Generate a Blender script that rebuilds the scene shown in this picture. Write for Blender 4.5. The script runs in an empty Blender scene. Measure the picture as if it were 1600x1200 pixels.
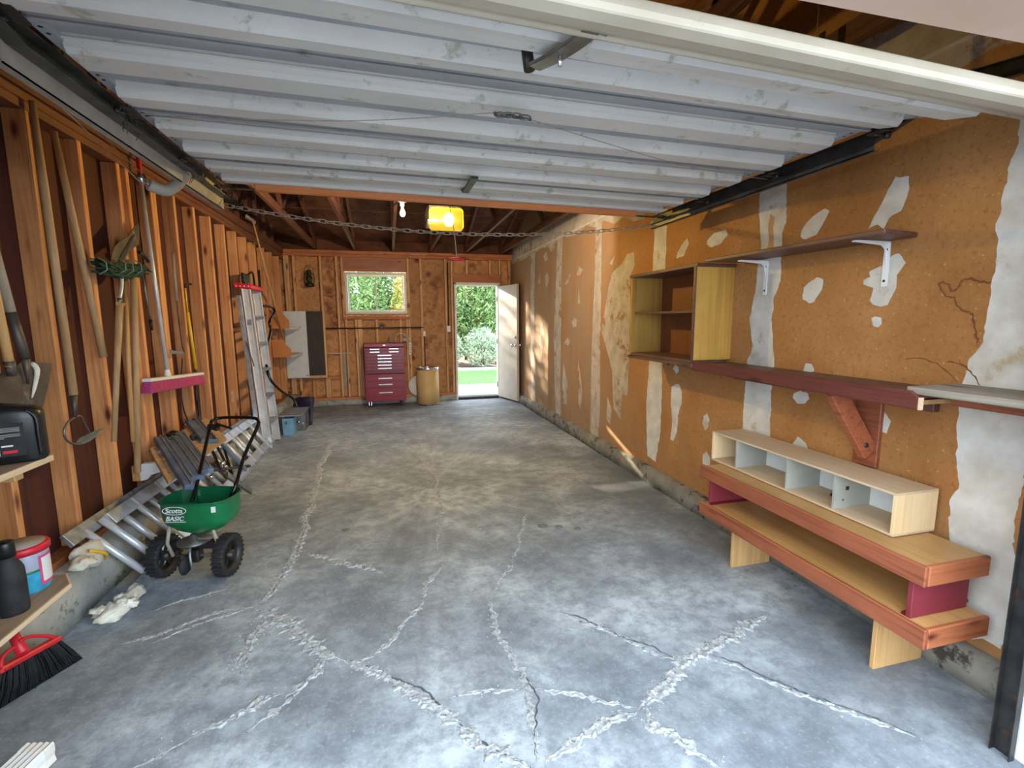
import bpy, bmesh, math, random
from mathutils import Vector, Matrix, noise
random.seed(7)
sc = bpy.context.scene
COL = sc.collection
R = math.radians

# ------------------------------------------------------------------ camera, world, sun, exposure
cam_d = bpy.data.cameras.new('camera'); cam = bpy.data.objects.new('camera', cam_d); COL.objects.link(cam)
cam_d.sensor_width = 36; cam_d.sensor_fit = 'HORIZONTAL'; cam_d.lens = 742.651 / 1600 * 36
cam_d.clip_start = 0.02; cam_d.clip_end = 300
yaw, pitch, roll = .249, .134, -.007
fw = Vector((math.sin(yaw)*math.cos(pitch), math.cos(yaw)*math.cos(pitch), -math.sin(pitch)))
rt = Vector((math.cos(yaw), -math.sin(yaw), 0)); up = rt.cross(fw)
r_ = rt*math.cos(roll) + up*math.sin(roll); u_ = -rt*math.sin(roll) + up*math.cos(roll)
cam.matrix_world = Matrix(((r_.x, u_.x, -fw.x, 1.635), (r_.y, u_.y, -fw.y, 0), (r_.z, u_.z, -fw.z, 1.436), (0, 0, 0, 1)))
sc.camera = cam
w = bpy.data.worlds.new('sky'); sc.world = w; w.use_nodes = True
wn = w.node_tree; bg = wn.nodes['Background']
bg.inputs[0].default_value = (.77, .885, 1, 1); bg.inputs[1].default_value = 3.0
sun_d = bpy.data.lights.new('sun', 'SUN'); sun = bpy.data.objects.new('sun', sun_d); COL.objects.link(sun)
sun_d.energy = 18; sun_d.angle = R(.6); sun_d.color = (1, .84, .60)
sun.rotation_euler = Vector((2.4, -5.1, -1.55)).to_track_quat('-Z', 'Y').to_euler()
sun.location = (-8, 30, 9)
sc.view_settings.view_transform = 'Standard'; sc.view_settings.look = 'None'
sc.view_settings.exposure = 1.15; sc.view_settings.gamma = 1; sc.view_settings.use_curve_mapping = False
sc.cycles.max_bounces = 8; sc.cycles.diffuse_bounces = 6; sc.cycles.sample_clamp_indirect = 6
sc.cycles.use_denoising = True

# ------------------------------------------------------------------ materials
def lin(c):
    if isinstance(c, str): c = [int(c[i:i+2], 16)/255 for i in (0, 2, 4)]
    return tuple(x/12.92 if x <= .04045 else ((x+.055)/1.055)**2.4 for x in c) + (1,)
class NT:
    def __init__(s, m): s.t = m.node_tree; s.b = s.t.nodes['Principled BSDF']
    def n(s, typ, **k):
        x = s.t.nodes.new(typ)
        for a, v in k.items(): setattr(x, a, v)
        return x
    def l(s, a, b): s.t.links.new(a, b)
    def coord(s, sc3, rnd=False, kind='Object'):
        t = s.n('ShaderNodeTexCoord'); m = s.n('ShaderNodeMapping'); m.inputs['Scale'].default_value = sc3
        s.l(t.outputs[kind], m.inputs[0])
        if rnd:
            o = s.n('ShaderNodeObjectInfo'); q = s.n('ShaderNodeMath', operation='MULTIPLY'); q.inputs[1].default_value = 37
            s.l(o.outputs['Random'], q.inputs[0]); s.l(q.outputs[0], m.inputs['Location'])
        return m.outputs[0]
    def noise(s, vec, scale, detail=4, rough=.55):
        x = s.n('ShaderNodeTexNoise'); x.inputs['Scale'].default_value = scale; x.inputs['Detail'].default_value = detail
        x.inputs['Roughness'].default_value = rough; s.l(vec, x.inputs['Vector']); return x.outputs['Fac']
    def ramp(s, fac, stops):
        x = s.n('ShaderNodeValToRGB'); e = x.color_ramp.elements
        while len(e) < len(stops): e.new(.5)
        for i, (p, c) in enumerate(stops): e[i].position = p; e[i].color = lin(c) if isinstance(c, str) else c
        s.l(fac, x.inputs[0]); return x.outputs[0]
    def mix(s, f, a, b, typ='MIX'):
        x = s.n('ShaderNodeMix', data_type='RGBA', blend_type=typ)
        for i, v in ((0, f), (6, a), (7, b)):
            if hasattr(v, 'links'): s.l(v, x.inputs[i])
            else: x.inputs[i].default_value = v
        return x.outputs[2]
    def bump(s, h, st=.3, d=.01):
        x = s.n('ShaderNodeBump'); x.inputs['Strength'].default_value = st; x.inputs['Distance'].default_value = d
        s.l(h, x.inputs['Height']); s.l(x.outputs[0], s.b.inputs['Normal'])
def newmat(name, rough=.6, metal=0.):
    m = bpy.data.materials.new(name); m.use_nodes = True; N = NT(m)
    N.b.inputs['Roughness'].default_value = rough; N.b.inputs['Metallic'].default_value = metal
    return m, N
def mat(name, c1, c2=None, rough=.6, metal=0., scale=6, sc3=(1, 1, 1), bump=.0, detail=4, spot=None):
    m, N = newmat(name, rough, metal); c2 = c2 or c1
    v = N.coord(sc3, True); f = N.noise(v, scale, detail)
    c = N.ramp(f, [(.32, c1), (.68, c2)])
    if spot:
        f2 = N.noise(v, spot[1], 6, .7); k = N.ramp(f2, [(spot[2], (0, 0, 0, 1)), (spot[2]+.08, (1, 1, 1, 1))])
        c = N.mix(k, c, lin(spot[0]))
    N.l(c, N.b.inputs['Base Color'])
    if bump: N.bump(N.noise(v, scale*8, 3), bump, .004)
    return m
def wood(name, dark, light, axis=2, knot='5a2410', rough=.6, g=1.0, coat=0, knots=True, stain=None):
    m, N = newmat(name, rough)
    s3 = [34*g]*3; s3[axis] = 1.3*g
    v = N.coord(tuple(s3), True)
    f = N.noise(v, 1, 5, .6)
    c = N.ramp(f, [(.28, dark), (.5, light), (.72, dark)])
    v2 = N.coord((1, 1, 1), True)
    f2 = N.noise(v2, 3.5, 4); c = N.mix(N.ramp(f2, [(.4, (0, 0, 0, 1)), (.7, (.5, .5, .5, 1))]), c, lin(dark))
    if knots:
        s3 = [9*g]*3; s3[axis] = 3.0*g
        vo = N.n('ShaderNodeTexVoronoi'); N.l(N.coord(tuple(s3), True), vo.inputs['Vector']); vo.inputs['Scale'].default_value = 1
        k = N.ramp(vo.outputs['Distance'], [(.07, (1, 1, 1, 1)), (.21, (0, 0, 0, 1))])
        c = N.mix(k, c, lin(knot))
    if stain:
        f3 = N.noise(v2, stain[1], 6, .65); c = N.mix(N.ramp(f3, [(stain[2], (0, 0, 0, 1)), (stain[2]+.12, (1, 1, 1, 1))]), c, lin(stain[0]))
    o = N.n('ShaderNodeObjectInfo'); h = N.n('ShaderNodeHueSaturation'); mr = N.n('ShaderNodeMapRange')
    mr.inputs['To Min'].default_value = .82; mr.inputs['To Max'].default_value = 1.15
    N.l(o.outputs['Random'], mr.inputs['Value']); N.l(mr.outputs[0], h.inputs['Value']); N.l(c, h.inputs['Color'])
    N.l(h.outputs[0], N.b.inputs['Base Color']); N.bump(f, .25, .002)
    if coat: N.b.inputs['Coat Weight'].default_value = coat
    return m
M = {}
M['stud'] = wood('stud_wood', 'b26c3e', 'e4a468', 2)
M['stud_x'] = wood('stud_wood_across', '96502a', 'c67a45', 0)
M['stud_y'] = wood('stud_wood_along', '7d4526', 'a8683e', 1)
M['plate'] = wood('dirty_shaded_top_plate', '54301f', '7d4d30', 1)  # dirt and shade are both put into this darker wood colour
M['bstud'] = wood('back_stud_wood', 'bb8452', 'e2b07c', 2)
M['sheath'] = wood('dark_sheathing', '32140d', '502318', 2, knot='2c120c', g=.35, rough=.75, stain=('7a5244', 3.0, .70))
M['bsheath'] = wood('back_sheathing', '9a663a', 'cb965e', 1, knot='5e3216', g=.3, rough=.7, stain=('74401f', 2.2, .55))
M['truss'] = wood('truss_wood', '4b2a1c', '7c4f36', 1, g=.8)
M['roof'] = mat('roof_sheathing', '4a2a1a', '7a4c30', .85, scale=3, bump=.3, spot=('2d1710', 9, .58))
def drywall_mat():
    m, N = newmat('drywall', .85); v = N.coord((1, 1, 1))
    c = N.ramp(N.noise(v, 1.6, 8, .6), [(.3, '96622f'), (.55, 'ad7a44'), (.75, 'bd8c58')])
    c = N.mix(N.ramp(N.noise(v, 42, 5, .75), [(.52, (0, 0, 0, 1)), (.66, (.55, .55, .55, 1))]), c, lin('7c4c22'))
    c = N.mix(N.ramp(N.noise(v, 55, 3, .6), [(.62, (0, 0, 0, 1)), (.74, (.5, .5, .5, 1))]), c, lin('d8b184'))
    t = N.n('ShaderNodeTexCoord'); sp = N.n('ShaderNodeSeparateXYZ'); N.l(t.outputs['Object'], sp.inputs[0])
    def mr(o, a0, a1, b0, b1):
        x = N.n('ShaderNodeMapRange'); x.interpolation_type = 'SMOOTHSTEP'
        for k, q in zip((1, 2, 3, 4), (a0, a1, b0, b1)): x.inputs[k].default_value = q
        N.l(sp.outputs[o], x.inputs[0]); return x.outputs[0]
    def mul(p, q):
        x = N.n('ShaderNodeMath', operation='MULTIPLY'); N.l(p, x.inputs[0]); N.l(q, x.inputs[1]); return x.outputs[0]
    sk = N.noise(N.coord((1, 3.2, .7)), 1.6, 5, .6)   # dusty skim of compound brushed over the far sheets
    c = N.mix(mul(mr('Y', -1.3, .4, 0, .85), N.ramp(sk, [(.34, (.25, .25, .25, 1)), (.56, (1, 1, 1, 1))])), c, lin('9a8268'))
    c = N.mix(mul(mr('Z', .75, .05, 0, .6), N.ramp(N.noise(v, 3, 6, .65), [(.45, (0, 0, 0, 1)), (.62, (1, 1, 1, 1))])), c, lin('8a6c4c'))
    N.l(c, N.b.inputs['Base Color']); N.bump(N.noise(v, 60, 4, .7), .25, .003); return m
M['drywall'] = drywall_mat()
M['mud'] = mat('joint_compound', 'bdb7ab', 'd8d5ce', .8, scale=9, bump=.25, spot=('b3a183', 5, .60))
M['mud_grey'] = mat('thin_compound', 'a5988a', 'c2b8aa', .85, scale=8, bump=.2, spot=('96734c', 7, .56))
M['stain'] = mat('water_stain', '6b3a1c', '7d4a28', .8)
M['tan'] = mat('tan_paper', 'b5885a', 'c49a6c', .85)
def floor_mat():
    m, N = newmat('floor_concrete', .62)
    v = N.coord((1, 1, 1))
    a = N.noise(v, 1.3, 12, .72); b = N.noise(v, 11, 10, .75); c_ = N.noise(v, 60, 4, .7)
    c = N.ramp(a, [(.38, '727b84'), (.5, '98a2aa'), (.60, 'b9c3ca')])
    c = N.mix(N.ramp(b, [(.38, (.7, .7, .7, 1)), (.56, (0, 0, 0, 1))]), c, lin('6d747c'))
    c = N.mix(N.ramp(c_, [(.55, (0, 0, 0, 1)), (.75, (.5, .5, .5, 1))]), c, lin('c3c9ce'))
    # oil-darkened slab under the parking spot
    t = N.n('ShaderNodeTexCoord'); sp = N.n('ShaderNodeSeparateXYZ'); N.l(t.outputs['Object'], sp.inputs[0])
    def mr(src, a0, a1, b0, b1):
        x = N.n('ShaderNodeMapRange'); x.inputs[1].default_value = a0; x.inputs[2].default_value = a1
        x.inputs[3].default_value = b0; x.inputs[4].default_value = b1; x.interpolation_type = 'SMOOTHSTEP'; N.l(src, x.inputs[0]); return x.outputs[0]
    def mul(p, q):
        x = N.n('ShaderNodeMath', operation='MULTIPLY'); N.l(p, x.inputs[0])
        if hasattr(q, 'links'): N.l(q, x.inputs[1])
        else: x.inputs[1].default_value = q
        return x.outputs[0]
    yy = mr(sp.outputs['Y'], 2.2, 6.5, .0, .45)
    no = N.ramp(N.noise(v, 1.7, 6, .65), [(.3, (.35, .35, .35, 1)), (.62, (1, 1, 1, 1))])
    c = N.mix(mul(yy, no), c, lin('5c5e63'))
    dk = mul(mul(mr(sp.outputs['X'], .3, 1.0, 0, 1), mr(sp.outputs['X'], 3.2, 2.4, 0, 1)), N.ramp(N.noise(v, .8, 4, .6), [(.45, (0, 0, 0, 1)), (.62, (.6, .6, .6, 1))]))
    c = N.mix(dk, c, lin('5a5e66'))
    br = N.ramp(N.noise(v, 2.3, 5, .6), [(.6, (0, 0, 0, 1)), (.8, (.45, .45, .45, 1))])
    c = N.mix(br, c, lin('85807a'))
    N.l(c, N.b.inputs['Base Color'])
    N.bump(N.noise(v, 45, 6, .7), .35, .004)
    return m
M['floor'] = floor_mat()
M['crack'] = mat('crack_patch', '8f9498', 'c6caca', .85, scale=46, bump=.9, spot=('686d72', 60, .55))
M['spot'] = mat('floor_pit', '6c7177', '7f858b', .85, scale=30)
M['crackd'] = mat('crack_gap', '45484c', '5d6165', .9, scale=30)
M['curb'] = mat('curb_concrete', '8b8c86', 'b4b5ac', .85, scale=5, bump=.5, spot=('5c5c56', 9, .56))
M['curb_d'] = mat('curb_concrete_stained', '6b675f', '908b80', .85, scale=6, bump=.5, spot=('3e3a34', 9, .54))
M['door'] = mat('painted_steel', 'a2a3a6', 'b0b2b4', .55, .0, scale=3, spot=('83887f', 7, .60))
M['door_rib'] = mat('painted_steel_rib', 'd6d3cd', 'e2e0da', .5, .0, scale=4, spot=('b3b2a0', 9, .58))  # lighter than the flats: skylight on the ribs is put into the colour
M['cream'] = mat('cream_paint', 'bdb39e', 'cdc4b0', .5, scale=5, spot=('b7a987', 12, .62))
M['beige'] = mat('beige_paint', 'd3b29c', 'dabba8', .6)
M['white'] = mat('white_paint', 'dfe0e0', 'ececec', .45)
M['vinyl'] = mat('white_vinyl', 'd5d2c8', 'e6e3da', .4)
M['leaf_door'] = mat('door_paint', 'b9aa9c', 'c6b8aa', .5)
M['alu'] = mat('aluminium', 'aeb4bb', 'd0d5da', .35, .75, scale=14, bump=.1)
M['alu_d'] = mat('dull_aluminium', '7e858d', 'a9b0b6', .45, .6, scale=14, spot=('55595f', 12, .58))
M['alu_w'] = mat('bright_aluminium', 'c9ced2', 'dfe3e6', .35, .35, scale=10)
M['steel'] = mat('galvanised_steel', '6b6d6d', '94938e', .4, .8, scale=14)
M['dsteel'] = mat('dark_steel', '2c2c2d', '464442', .45, .6, scale=14, spot=('5e4535', 10, .6))
M['blueg'] = mat('blue_grey_steel', '46566e', '6c7e96', .5, .0, scale=8)
M['track'] = mat('track_steel', '4e4f4d', '77756f', .5, .7, scale=9)
M['dust'] = mat('dusty_lip', '8e857a', 'ada498', .8)
M['black'] = mat('black_plastic', '121314', '1d1e20', .35)
M['blackt'] = mat('black_tube', '0d0d0e', '17171a', .25)
M['rubber'] = mat('black_rubber', '18191b', '2a2b2e', .7, scale=20)
M['handle'] = mat('ash_handle', 'a98458', 'c9a678', .55, sc3=(20, 20, 2), scale=2)
M['handle_g'] = mat('weathered_handle', '8c7c68', 'b0a28e', .6, sc3=(20, 20, 2), scale=2)
M['handle_o'] = mat('varnished_handle', 'b98a52', 'd3a86e', .5, sc3=(20, 20, 2), scale=2)
M['blade'] = mat('soiled_steel', '4a423c', '6d635b', .5, .5, scale=9, spot=('938b82', 6, .62))
M['red'] = mat('red_plastic', 'c2182a', 'd32a3a', .4)
M['redgrip'] = mat('red_grip', 'a01525', 'bf2030', .5)
M['magenta'] = mat('magenta_bristle', '9c2a5e', 'bd4a7c', .85, sc3=(60, 60, 2), scale=2, bump=.4)
M['yellow'] = mat('yellow_paint', 'd6a51c', 'e6bd34', .4)
M['green'] = mat('green_plastic', '0c6a3c', '12824b', .35, scale=3)
M['green_in'] = mat('green_plastic_inner', '0b5234', '0f6640', .4)
M['greend'] = mat('dark_green_net', '1c352a', '34523f', .8, scale=30, bump=.5)
M['greenl'] = mat('pale_green_strand', '6d8b76', '8aa892', .7)
M['chest'] = mat('red_enamel', '7d1022', '901a2e', .28, scale=2)
M['chest_d'] = mat('dark_red_enamel', '5f0f1c', '6f1422', .3)
M['chrome'] = mat('chrome', 'd8d8da', 'efeff0', .15, .9)
M['drum'] = mat('fibre_drum', 'c5a268', 'd6b57c', .55, scale=3)
M['oak'] = wood('varnished_plywood', 'a67a36', 'c99d4c', 2, knot='8e6428', g=.5, rough=.45, knots=False)
M['oak_y'] = wood('tan_laminate', 'ad824c', 'c79b62', 1, knot='8e6428', g=.7, rough=.4, knots=False)
M['brownback'] = wood('brown_back_panel', '5a2f16', '784423', 2, g=.5, knots=False)
M['redwood'] = wood('reddish_fir', '7c3f28', 'a25c3d', 1, knot='5a2412', rough=.5, g=1.2)
M['redwood_x'] = wood('reddish_fir_end', '8a4a2e', 'ad6a46', 0, knot='5a2412', rough=.5, g=1.2)
M['redbrown'] = wood('red_brown_stain', '4c211c', '6c332b', 1, knot='3a120e', rough=.6)
M['maroon'] = mat('maroon_vinyl', '7a2632', '88303c', .6, bump=.1)
M['wornply'] = wood('worn_plywood_top', '6e5c4a', 'a08a72', 1, knot='5a4632', rough=.75, g=.7, knots=False)
M['ply'] = wood('fir_plywood', 'b88a54', 'd8ad74', 2, knot='9c6a34', rough=.6, g=.45)
M['pine'] = wood('pale_birch', 'c9ac88', 'dcc3a2', 1, rough=.6, g=.6, knots=False)
M['pine_z'] = wood('pale_birch_end', 'd0b080', 'e0c69c', 2, rough=.6, g=.6, knots=False)
M['greyp'] = mat('grey_divider', '93948b', 'a3a49b', .6)
M['whitep'] = mat('white_panel', 'd3d6d4', 'dfe2e0', .4)
M['darkp'] = mat('dark_brown_panel', '2e241e', '3c302a', .6)
M['greyboard'] = wood('weathered_board', '6c6459', '93897a', 1, knot='4a4238', rough=.8)
M['brownboard'] = wood('dark_shelf_board', '4f342c', '6d4c40', 1, knot='35201a', rough=.5)
M['orangeboard'] = wood('orange_plywood', 'a5622e', 'c07a40', 2, rough=.6, g=.5, knots=False)
M['batten'] = wood('orange_batten', 'c8713a', 'df8b50', 0, rough=.5, knots=False)
M['osb'] = mat('particle_board', 'a98458', 'c6a277', .8, scale=26, bump=.2, spot=('8a6840', 30, .6))
M['cloth'] = mat('dirty_cloth', 'b9b2a2', 'd8d2c2', .9, scale=12, bump=.6, spot=('c9bd84', 6, .58))
M['paper'] = mat('crumpled_paper', 'd8d2bc', 'efece0', .85, scale=12, bump=.4)
M['cyan'] = mat('blue_granules', '2c93b8', '3aa8cc', .7, scale=40, bump=.3)
M['pink'] = mat('pink_print', 'cf3f6e', 'd84a78', .5)
M['navy'] = mat('navy_plastic', '10132a', '1c2040', .35)
M['bluebin'] = mat('blue_painted_box', '5f8fb0', '7ba8c6', .5, spot=('8a9499', 9, .6))
M['lantern'] = mat('tarnished_brass', '2b2a1e', '45422c', .45, .6, scale=14)
M['grass'] = mat('grass', '3f7a34', '66a048', .9, scale=8, bump=.5)
M['drive'] = mat('asphalt_drive', '55565a', '707276', .9, scale=20, bump=.3)
M['path'] = mat('patio_concrete', '99958e', 'b0ada6', .8, scale=4)
M['leaf_a'] = mat('hedge_leaf', '4f7840', '92ab6c', .6, scale=2.0)
M['leaf_b'] = mat('orange_green_leaf', '8ea650', 'd0a868', .6, scale=1.2)
M['leaf_c'] = mat('grey_green_leaf', '8ea688', 'bccbb0', .6, scale=2)
M['bark'] = mat('bark', '4a382a', '6b5442', .9, scale=10, bump=.5)
for k in ('leaf_a', 'leaf_b', 'leaf_c'):
    M[k].node_tree.nodes['Principled BSDF'].inputs['Subsurface Weight'].default_value = 0
m, N = newmat('window_glass', .02); N.b.inputs['Transmission Weight'].default_value = 1; N.b.inputs['IOR'].default_value = 1.02; N.b.inputs['Base Color'].default_value = (.96, .98, .96, 1); M['glass'] = m
m, N = newmat('clear_jar', .2); N.b.inputs['Base Color'].default_value = lin('c3cbe0'); N.b.inputs['Transmission Weight'].default_value = .35; M['jar'] = m
m, N = newmat('smoky_glass', .1); N.b.inputs['Base Color'].default_value = lin('4a4a3a'); N.b.inputs['Transmission Weight'].default_value = .5; M['smoky'] = m
m, N = newmat('lit_filament', .5); N.b.inputs['Emission Color'].default_value = (1, .78, .35, 1); N.b.inputs['Emission Strength'].default_value = 60; M['lit'] = m
m, N = newmat('amber_diffuser', .3); N.b.inputs['Base Color'].default_value = lin('e8c020')
N.b.inputs['Emission Color'].default_value = (1, .60, .03, 1); N.b.inputs['Emission Strength'].default_value = .75
tr = N.n('ShaderNodeBsdfTransparent'); tr.inputs[0].default_value = (1, .85, .3, 1); ms = N.n('ShaderNodeMixShader'); ms.inputs[0].default_value = .5
out = m.node_tree.nodes['Material Output']; N.l(N.b.outputs[0], ms.inputs[1]); N.l(tr.outputs[0], ms.inputs[2]); N.l(ms.outputs[0], out.inputs[0]); M['amber'] = m
m, N = newmat('bulb_glass', .15); N.b.inputs['Base Color'].default_value = lin('e8e0dc'); M['bulb'] = m

# ------------------------------------------------------------------ mesh helpers (world coordinates in; objects get their own origin)
class MB:
    def __init__(s): s.v = []; s.f = []; s.sm = []
    def add(s, vs, fs, smooth=False):
        o = len(s.v); s.v += [tuple(v) for v in vs]; s.f += [tuple(i+o for i in f) for f in fs]; s.sm += [smooth]*len(fs); return s
    def box(s, a, b):
        (x0, y0, z0), (x1, y1, z1) = a, b
        return s.add([(x0, y0, z0), (x1, y0, z0), (x1, y1, z0), (x0, y1, z0), (x0, y0, z1), (x1, y0, z1), (x1, y1, z1), (x0, y1, z1)],
                     [(0, 3, 2, 1), (4, 5, 6, 7), (0, 1, 5, 4), (1, 2, 6, 5), (2, 3, 7, 6), (3, 0, 4, 7)])
    def bar(s, p, q, wd, ht, upv=(0, 0, 1)):
        p, q = Vector(p), Vector(q); d = (q-p).normalized(); a = d.cross(Vector(upv))
        if a.length < 1e-4: a = d.cross(Vector((1, 0, 0)))
        a.normalize(); b = a.cross(d).normalized(); a *= wd/2; b *= ht/2
        vs = [p-a-b, p+a-b, p+a+b, p-a+b, q-a-b, q+a-b, q+a+b, q-a+b]
        return s.add(vs, [(0, 1, 2, 3), (7, 6, 5, 4), (0, 4, 5, 1), (1, 5, 6, 2), (2, 6, 7, 3), (3, 7, 4, 0)])
    def tube(s, pts, r, n=8, caps=True):
        pts = [Vector(p) for p in pts]; k = len(pts); rs = r if isinstance(r, (list, tuple)) else [r]*k
        t0 = (pts[1]-pts[0]).normalized(); a = t0.orthogonal().normalized(); vs = []
        for i, p in enumerate(pts):
            t = (pts[min(i+1, k-1)]-pts[max(i-1, 0)]).normalized()
            a = (a - t*a.dot(t)).normalized(); b = t.cross(a)
            vs += [p + (a*math.cos(2*math.pi*j/n) + b*math.sin(2*math.pi*j/n))*rs[i] for j in range(n)]
        fs = [(i*n+j, i*n+(j+1) % n, (i+1)*n+(j+1) % n, (i+1)*n+j) for i in range(k-1) for j in range(n)]
        s.add(vs, fs, True)
        if caps:
            s.add(vs[:n][::-1], [tuple(range(n))]); s.add(vs[-n:], [tuple(range(n))])
        return s
    def lathe(s, c, prof, n=24, axis=(0, 0, 1), smooth=True):
        A = Vector(axis).normalized(); a = A.orthogonal().normalized(); b = A.cross(a); c = Vector(c); vs = []
        for (r, h) in prof: vs += [c + A*h + (a*math.cos(2*math.pi*j/n) + b*math.sin(2*math.pi*j/n))*max(r, 1e-4) for j in range(n)]
        k = len(prof)
        s.add(vs, [(i*n+j, i*n+(j+1) % n, (i+1)*n+(j+1) % n, (i+1)*n+j) for i in range(k-1) for j in range(n)], smooth)
        return s
    def prism(s, poly, off, smooth=False):
        n = len(poly); off = Vector(off); p = [Vector(q) for q in poly]; vs = p + [q+off for q in p]
        nn = sum(((p[i]-p[0]).cross(p[(i+1) % n]-p[0]) for i in range(1, n-1)), Vector())
        if nn.dot(off) > 0: fs = [tuple(range(n))[::-1], tuple(range(n, 2*n))] + [(i, (i+1) % n, n+(i+1) % n, n+i) for i in range(n)]
        else: fs = [tuple(range(n)), tuple(range(n, 2*n))[::-1]] + [(i, n+i, n+(i+1) % n, (i+1) % n) for i in range(n)]
        return s.add(vs, fs, smooth)
    def loft(s, rings, closed=True, caps=(True, True), smooth=True):
        n = len(rings[0]); vs = [v for r in rings for v in r]; m = n if closed else n-1
        s.add(vs, [(i*n+j, i*n+(j+1) % n, (i+1)*n+(j+1) % n, (i+1)*n+j) for i in range(len(rings)-1) for j in range(m)], smooth)
        if caps[0]: s.add(rings[0][::-1], [tuple(range(n))])
        if caps[1]: s.add(rings[-1], [tuple(range(n))])
        return s
OFF = {}
def link(o, off): COL.objects.link(o); OFF[o.name] = off; return o
def thing(name, label, cat, loc, group=None):
    o = bpy.data.objects.new(name, None); o.empty_display_size = .1; link(o, Vector(loc)); o.location = loc
    o['label'] = label; o['category'] = cat
    if group: o['group'] = group
    return o
def part(name, mb, m, parent=None, label=None, bevel=0, kind=None, loc=None, cat=None, group=None, seg=1):
    off = OFF[parent.name] if parent else Vector(loc if loc else (0, 0, 0))
    me = bpy.data.meshes.new(name); me.from_pydata([Vector(v)-off for v in mb.v], [], mb.f); me.update()
    me.polygons.foreach_set('use_smooth', mb.sm)
    bm = bmesh.new(); bm.from_mesh(me); bmesh.ops.remove_doubles(bm, verts=bm.verts, dist=1e-5); bmesh.ops.recalc_face_normals(bm, faces=bm.faces); bm.to_mesh(me); bm.free()
    me.materials.append(M[m] if isinstance(m, str) else m)
    o = bpy.data.objects.new(name, me); link(o, off)
    if parent: o.parent = parent
    else: o.location = off
    if bevel:
        b = o.modifiers.new('bevel', 'BEVEL'); b.width = bevel; b.segments = seg; b.limit_method = 'ANGLE'; b.angle_limit = R(40)
    if label: o['label'] = label
    if kind: o['kind'] = kind
    if cat: o['category'] = cat
    if group: o['group'] = group
    return o
def structure(name, loc=(0, 0, 0), label=None, cat=None):
    o = bpy.data.objects.new(name, None); link(o, Vector(loc)); o.location = loc; o['kind'] = 'structure'
    if label: o['label'] = label; o['category'] = cat
    return o
def B(a, b): return MB().box(a, b)
def text(body, size, loc, rot, m, parent, name='lettering', ext=.0008, align='CENTER', shear=0, bold=0):
    cu = bpy.data.curves.new(name, 'FONT'); cu.body = body; cu.size = size; cu.extrude = ext; cu.align_x = align; cu.align_y = 'CENTER'; cu.shear = shear; cu.offset = bold
    t = bpy.data.objects.new(name+'_tmp', cu); me = bpy.data.meshes.new_from_object(t); me.name = name
    bpy.data.objects.remove(t)
    me.materials.clear(); me.materials.append(M[m])
    o = bpy.data.objects.new(name, me); link(o, OFF[parent.name]); o.parent = parent
    o.matrix_local = Matrix.Translation(Vector(loc)-OFF[parent.name]) @ rot
    return o
def smooth_path(pts, n=6):
    P = [Vector(p) for p in pts]; out = []
    for i in range(len(P)-1):
        p0, p1, p2, p3 = P[max(i-1, 0)], P[i], P[i+1], P[min(i+2, len(P)-1)]
        for k in range(n):
            t = k/n; out.append(.5*((2*p1) + (p2-p0)*t + (2*p0-5*p1+4*p2-p3)*t*t + (3*p1-p0-3*p2+p3)*t**3))
    out.append(P[-1]); return out
# ------------------------------------------------------------------ the room
XW = 3.834; YB = 8.57
def ribbon(pts, wd, h=.004, step=.011, jag=.35, z=0.0):
    P = []
    for a, b in zip(pts[:-1], pts[1:]):
        a, b = Vector(a), Vector(b); n = max(1, int((b-a).length/step))
        P += [a.lerp(b, i/n) for i in range(n)]
    P.append(Vector(pts[-1])); vs = []; k = len(P)
    s1 = random.uniform(0, 99)
    for i, p in enumerate(P):
        t = (P[min(i+1, k-1)]-P[max(i-1, 0)]).normalized(); sd = Vector((-t.y, t.x, 0))
        o = sd*(noise.noise(Vector((i*.05+s1, 0, 0)))*.035 + noise.noise(Vector((i*.3+s1, 3, 0)))*.014)
        e = min(1, (i+1)/10, (k-i)/10)
        ww = wd*e*(1+jag*noise.noise(Vector((i*.45, s1, 2)))*1.6)
        for j, (u, hh) in enumerate(((-1, 0), (-.55, .9), (0, .45), (.55, .9), (1, 0))):
            q = p+o+sd*u*ww*.5*(1+random.uniform(-.22, .22)); vs.append((q.x, q.y, z + .0006 + h*hh*random.uniform(.2, 1.15)*e))
    m = MB(); m.add(vs, [(i*5+j, i*5+j+1, i*5+j+6, i*5+j+5) for i in range(k-1) for j in range(4)], False); return m

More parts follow.
